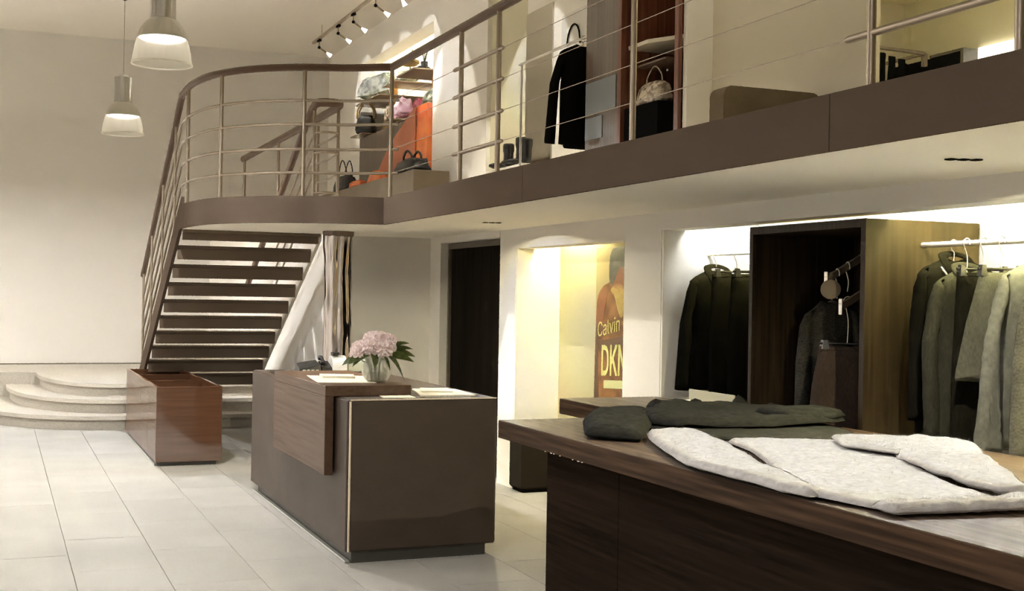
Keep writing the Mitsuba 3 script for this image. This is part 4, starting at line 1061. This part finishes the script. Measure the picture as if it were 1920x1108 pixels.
def handbag(name, label, m, c, w, d, h, handle=None, hm='bag_black', group=None, yaw=0.0, seed=0, soft=0.12, flap=None, strapr=0.006, wire=None):
    """A soft bag: c is the middle of its foot; w runs along y, d along x."""
    k = thing(name, label, 'handbag', group)
    M = trimesh.transformations.translation_matrix(c) @ trimesh.transformations.rotation_matrix(yaw, (0, 0, 1))
    b = trimesh.creation.icosphere(3)
    v = b.vertices.copy()
    e = 0.55
    v = np.sign(v) * np.abs(v) ** e
    v *= (d / 2, w / 2, h / 2)
    tz = (v[:, 2] / h + 0.5)
    v[:, 1] *= 1 - 0.22 * tz
    v[:, 0] *= 1 - 0.45 * tz ** 1.5
    v *= 1 + soft * (meshkit.fbm(b.vertices * 2.4 + seed * 5.3, 3, seed)[:, None] - 0.5) * 2
    v[:, 2] += h / 2 - (v[:, 2].min() + h / 2)
    b.vertices = v; b.apply_transform(M)
    part(k, 'body', b, m, True)
    if handle:
        for s in ((-1, 1) if handle[1] else (0,)):
            hp = spline([(s * d * 0.16, -w * handle[2], h * 0.82), (s * d * 0.18, -w * handle[2] * 0.9, h * 0.9 + handle[0] * 0.5), (s * d * 0.2, 0, h * 0.95 + handle[0]), (s * d * 0.18, w * handle[2] * 0.9, h * 0.9 + handle[0] * 0.5), (s * d * 0.16, w * handle[2], h * 0.82)], 6)
            t = tube(hp, strapr, 8); t.apply_transform(M)
            part(k, 'handle', t, hm, True)
    if flap:
        f_ = box(-d * 0.46, d * 0.1, -w * 0.36, w * 0.36, h * 0.45, h * 0.86, 0.01); f_.apply_transform(M)
        part(k, 'flap', f_, flap)
    return k


handbag('snakeskin_handbag', 'snakeskin handbag with a thin handle standing in the tall mezzanine cabinet', 'bag_snake', (4.67, 8.505, 3.137), 0.44, 0.18, 0.19, (0.13, False, 0.28), 'bag_snake', seed=1, soft=0.05)

jacket('black_jacket', 'black knitted jacket hanging from a rail beside the tall mezzanine cabinet', 'jacket', 'cloth_black', 4.585, 9.60, 3.80, 0.225, 0.86, 0.80, yaw=0.0, seed=21, cuff_w=0.075, splay=0.085)
jacket('black_jacket', 'second black jacket hanging close behind the black knitted jacket on the mezzanine', 'jacket', 'cloth_black', 4.70, 9.80, 3.78, 0.20, 0.84, 0.66, yaw=0.0, seed=22)
coat_hanger(4.585, 9.615, 3.86, 3.785, 0.20, 'pale wooden hanger of the black knitted jacket on the mezzanine', group=None)
coat_hanger(4.70, 9.815, 3.86, 3.77, 0.18, 'hanger of the second black jacket on the mezzanine', group=None)
ur = thing('clothes_rail', 'steel clothes rail on two legs carrying the black jackets on the mezzanine', 'clothes rail')
part(ur, 'rail', rod((4.58, 9.42, 3.86), (4.58, 11.0, 3.86), 0.012, 10), 'bright_steel', True)
for y in (9.43, 10.95):
    part(ur, 'leg', rod((4.58, y, ZT), (4.58, y, 3.86), 0.012, 10), 'bright_steel', True)

mr = thing('tall_mirror', 'tall mirror on the mezzanine wall reflecting a ceiling spotlight', 'mirror')
part(mr, 'glass', box(5.085, 5.10, 11.38, 12.045, ZT + 0.02, 4.6), 'silver_glass')
struct('wall_upper_white', box(5.10, 5.70, 9.4, 12.05, ZT, ZC), 'white_paint', 'white stretch of wall behind the hanging jackets on the mezzanine', 'wall')
wp = thing('white_board', 'bright white square board with a black strap on the mezzanine wall above the jackets', 'board')
part(wp, 'board', box(5.07, 5.098, 10.48, 11.13, 4.03, 4.40, 0.004), 'plastic_white')
part(wp, 'strap', tube(spline([(5.06, 10.98, 4.08), (5.06, 10.95, 4.18), (5.06, 10.88, 4.25), (5.06, 10.80, 4.26), (5.06, 10.72, 4.20), (5.06, 10.68, 4.06)], 6), 0.007, 8), 'black', True)

sf = thing('armchair', 'brown upholstered armchair with a rounded back by the mezzanine wall', 'armchair')
SFY = 6.62
ab = Polygon([(4.02, ZT + 0.06), (4.72, ZT + 0.06), (4.72, 2.945), (4.02, 2.945)]).buffer(-0.06).buffer(0.06, 8)
am = prism(ab, 0, 0.16)
am.vertices = np.stack([am.vertices[:, 0], SFY - am.vertices[:, 2], am.vertices[:, 1]], 1)
trimesh.repair.fix_normals(am)
part(sf, 'back', am, 'cloth_sofa', 40)
part(sf, 'seat', box(4.05, 4.70, SFY - 0.72, SFY - 0.165, ZT + 0.06, 2.76, 0.03), 'cloth_sofa')
for x in (4.08, 4.66):
    for y in (SFY - 0.66, SFY - 0.06):
        part(sf, 'foot', box(x - 0.025, x + 0.025, y - 0.025, y + 0.025, ZT, ZT + 0.06), 'black')

pl = single('display_plinth', box(4.62, 5.02, 11.0, 12.0, ZT + 0.001, 2.93, 0.004), 'white_paint', 'low white display plinth on the mezzanine under the tall mirror', 'plinth')
for i, (y, lab_) in enumerate(((11.75, 'single black boot standing apart on the white mezzanine plinth'), (11.42, 'black boot in front on the white mezzanine plinth'), (11.28, 'black boot closest to the jackets on the white mezzanine plinth'))):
    k = thing('boot', lab_, 'boot', None)
    x = 4.78
    part(k, 'shaft', tube(spline([(x, y, 2.932), (x, y, 2.98), (x + 0.005, y, 3.06), (x + 0.01, y + 0.01, 3.15 + 0.03 * (i == 1)), (x + 0.01, y + 0.012, 3.20 + 0.03 * (i == 1))], 4), [0.04] * 5 + [0.05] * 6 + [0.058] * 5 + [0.05], 12), 'bag_black', True)
    part(k, 'foot', blob(0.13, 0.048, 0.035, (x - 0.08, y, 2.968), 2), 'bag_black', True)

# ------------------------------------------------------------------ handbag niche
single('niche_cupboard', box(5.0, 5.748, 15.9, 18.20, ZT + 0.001, 3.98, 0.004), 'panel_brown', 'brown cupboard front standing in the lower part of the handbag niche', 'cupboard')
ob = thing('orange_screen', 'glossy orange screen leaning before the brown cupboard in the handbag niche', 'screen')
pv = np.array([(x, y, z) for x in (4.965, 4.98) for y, z in ((17.7, 3.02), (16.54, 3.72), (15.42, 4.09), (15.42, 3.02))])
part(ob, 'sheet', trimesh.Trimesh(pv).convex_hull, 'salmon')
part(ob, 'bright_strip', box(4.985, 5.06, 14.985, 15.415, 2.9, 4.085, 0.004), 'orange_gloss', label='brighter orange upright strip')
for x, y, z0, z1, l in ((5.16, 17.2, 3.99, 4.75, 'left amber upright between the handbag shelves'), (5.40, 16.0, 4.10, 4.62, 'right amber upright between the handbag shelves')):
    single('amber_upright', box(x, x + 0.10, y - 0.06, y + 0.06, z0, z1, 0.006), 'amber', l, 'upright')


def shelf(y0, y1, z, x0, x1, label, m='shelf_glass'):
    k = thing('display_shelf', label, 'shelf', 'shelves of the handbag niche')
    part(k, 'board', box(x0, x1, y0, y1, z - 0.022, z, 0.003), m)
    return k


shelf(15.6, 16.35, 4.63, 4.99, 5.74, 'top right dark shelf of the handbag niche under the feathered hat')
shelf(16.48, 17.05, 4.60, 5.0, 5.74, 'middle shelf of the handbag niche behind the corner post')
shelf(17.1, 18.34, 4.50, 4.96, 5.74, 'upper left shelf of the handbag niche under the sage green bag')
shelf(16.35, 17.0, 4.06, 4.985, 5.74, 'shelf of the handbag niche under the pink bag')
shelf(17.75, 18.36, 4.02, 4.90, 5.74, 'lower left shelf of the handbag niche under the black strap bag')
shelf(15.05, 15.6, 4.11, 5.02, 5.74, 'right shelf of the handbag niche above the orange strip')

BG = 'bags in the niche'
handbag('handbag', 'sage green and black patterned bag on the upper left shelf of the handbag niche', 'bag_sage', (5.13, 17.72, 4.502), 0.85, 0.26, 0.34, None, group=BG, seed=3, soft=0.35, yaw=0.3)
handbag('handbag', 'small cream and black bag on the middle shelf beside the corner post', 'bag_sage', (5.22, 16.62, 4.602), 0.22, 0.34, 0.15, None, group=BG, seed=4, soft=0.25, flap='bag_cream')
handbag('handbag', 'black bag with two upright crossing straps on the lower left shelf', 'bag_black', (5.06, 18.08, 4.022), 0.32, 0.22, 0.30, (0.22, True, 0.42), 'bag_gold', group=BG, seed=5, strapr=0.013, yaw=0.9)
handbag('handbag', 'golden beige bag between the black strap bag and the corner post', 'bag_gold', (5.40, 17.95, 4.022), 0.24, 0.24, 0.36, None, group=BG, seed=6, soft=0.25)
handbag('handbag', 'small dark brown buckled bag left of the corner post under the middle shelf', 'bag_snake', (5.05, 16.85, 4.062), 0.20, 0.14, 0.24, None, group=BG, seed=7, soft=0.2)
handbag('handbag', 'soft pink bag on the shelf right of the corner post', 'bag_pink', (5.15, 16.53, 4.062), 0.30, 0.30, 0.28, None, group=BG, seed=8, soft=0.4)
handbag('handbag', 'dark rose bag behind the pink bag', 'bag_rose', (5.42, 16.62, 4.062), 0.36, 0.26, 0.32, None, group=BG, seed=9, soft=0.2)
handbag('handbag', 'black and sage green bag above the orange strip', 'bag_sage', (5.20, 15.30, 4.112), 0.34, 0.32, 0.2, (0.08, False, 0.2), 'bag_black', group=BG, seed=10, soft=0.35)
handbag('handbag', 'dark flat bag on the top right shelf', 'bag_black', (5.22, 15.93, 4.632), 0.28, 0.24, 0.08, None, group=BG, seed=11, soft=0.05)
ft = thing('feathered_hat', 'brown feathered hat on top of the handbag niche shelves', 'hat')
part(ft, 'crown', blob(0.12, 0.17, 0.05, (5.14, 16.22, 4.80), 3, 0.15, 3.0, 5), 'feather', True)
part(ft, 'stand', rod((5.14, 16.22, 4.632), (5.14, 16.22, 4.79), 0.008, 6), 'feather')
part(ft, 'feather', cat(*[tube(spline([(5.14, 16.2, 4.82), (5.14 + 0.03 * math.sin(i), 16.2 + 0.18 * math.cos(i * 0.55), 4.88 + 0.03 * (i % 3)), (5.14 + 0.05 * math.sin(i), 16.2 + 0.30 * math.cos(i * 0.55), 4.79 + 0.04 * (i % 2))], 4), [0.008] * 5 + [0.005] * 3 + [0.002], 5) for i in range(6)]), 'feather', True)
ft2 = thing('feather_spray', 'small spray of dark twigs right of the feathered hat', 'ornament')
part(ft2, 'pot', lathe([(0, 0), (0.04, 0), (0.05, 0.09), (0.0, 0.09)], 16, (5.16, 15.66, 4.632)), 'bag_black', True)
part(ft2, 'twig', cat(*[tube([(5.16, 15.66, 4.70), (5.16 + 0.02 * math.cos(i * 2.1), 15.66 + 0.05 * math.sin(i * 1.3), 4.82), (5.16 + 0.05 * math.cos(i * 2.1), 15.66 + 0.14 * math.sin(i * 1.3), 4.90 + 0.03 * (i % 2))], [0.008, 0.006, 0.003], 5) for i in range(5)]), 'cloth_olive', True)

# long bench on the mezzanine floor before the niche, and the bags on it
single('bag_bench', box(4.42, 4.86, 13.75, 18.25, ZT + 0.001, 3.10, 0.004), 'taupe', 'long taupe bench before the handbag niche on the mezzanine', 'bench')
handbag('black_handbag', 'slouchy black handbag with a round handle on the right end of the taupe bench', 'bag_black', (4.66, 14.55, 3.102), 0.85, 0.34, 0.21, (0.10, True, 0.2), 'bag_black', group='bags on the taupe bench', seed=12, soft=0.18, strapr=0.014)
handbag('black_tote', 'black tote bag with two thin tall loops on the left end of the taupe bench', 'bag_black', (4.62, 17.55, 3.102), 0.80, 0.26, 0.24, (0.24, True, 0.26), 'bag_black', group='bags on the taupe bench', seed=13, soft=0.16, strapr=0.008)
handbag('orange_pouch', 'shiny orange pouch beside the black tote on the taupe bench', 'orange_gloss', (4.62, 16.85, 3.102), 0.62, 0.2, 0.12, None, group='bags on the taupe bench', seed=14, soft=0.25)
handbag('orange_pouch', 'shiny orange pouch nearest the corner post on the taupe bench', 'orange_gloss', (4.70, 16.2, 3.102), 0.55, 0.2, 0.20, None, group='bags on the taupe bench', seed=15, soft=0.2)

# ------------------------------------------------------------------ side room on the mezzanine
sr = thing('clothes_rail', 'angled hanging rail in the side room at the top right of the picture', 'clothes rail')
part(sr, 'rail', tube([(5.40, 7.02, 3.416), (5.98, 6.99, 3.399), (5.99, 7.0, 3.40)], 0.013, 8), 'taupe', True)
part(sr, 'rail', rod((5.985, 7.0, 3.40), (5.985, 7.40, 3.40), 0.013, 8), 'taupe', True)
part(sr, 'bracket', box(5.97, 6.0, 6.985, 7.015, 3.31, 3.40), 'taupe')
for i, (x, t) in enumerate(((5.58, 3.36), (5.655, 3.34), (5.73, 3.325))):
    skirt('black_trousers', ('left', 'middle', 'right')[i] + ' of three black trousers hanging close together in the side room', 'trousers', 'cloth_black', x, 6.95 - i * 0.01, t, 0.028, 0.032, 0.80, seed=40 + i, thick=0.026)
du = thing('low_wardrobe', 'black low wardrobe with a pale frame in the side room at the top right', 'wardrobe')
part(du, 'front', box(6.16, 6.28, 6.83, 7.55, ZT + 0.001, 3.405, 0.003), 'black')
part(du, 'frame', cat(box(6.15, 6.285, 6.80, 6.829, ZT + 0.001, 3.425), box(6.15, 6.285, 6.83, 7.14, 3.406, 3.425)), 'dark_frame', label='pale brown frame')
skirt('black_coat', 'black clothes hanging before the low wardrobe in the side room', 'coat', 'cloth_black', 6.05, 7.30, 3.375, 0.07, 0.09, 0.8, yaw=1.2, seed=50)
lb = thing('glow_panel', 'white glowing panel standing for the lit wall of the side room at the top right', 'glowing panel')  # emitting stand-in for a stretch of wall that a lamp lights
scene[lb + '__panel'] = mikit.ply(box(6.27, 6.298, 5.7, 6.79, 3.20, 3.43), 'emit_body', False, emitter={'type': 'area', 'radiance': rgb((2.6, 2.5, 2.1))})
strip(5.0, 5.04, 3.6, 7.2, 3.86, 3.89, 'unseen strip lamp added to brighten the side room under its low ceiling', (20.0, 19.0, 14.0))  # added light for the dark side room, no lamp known here
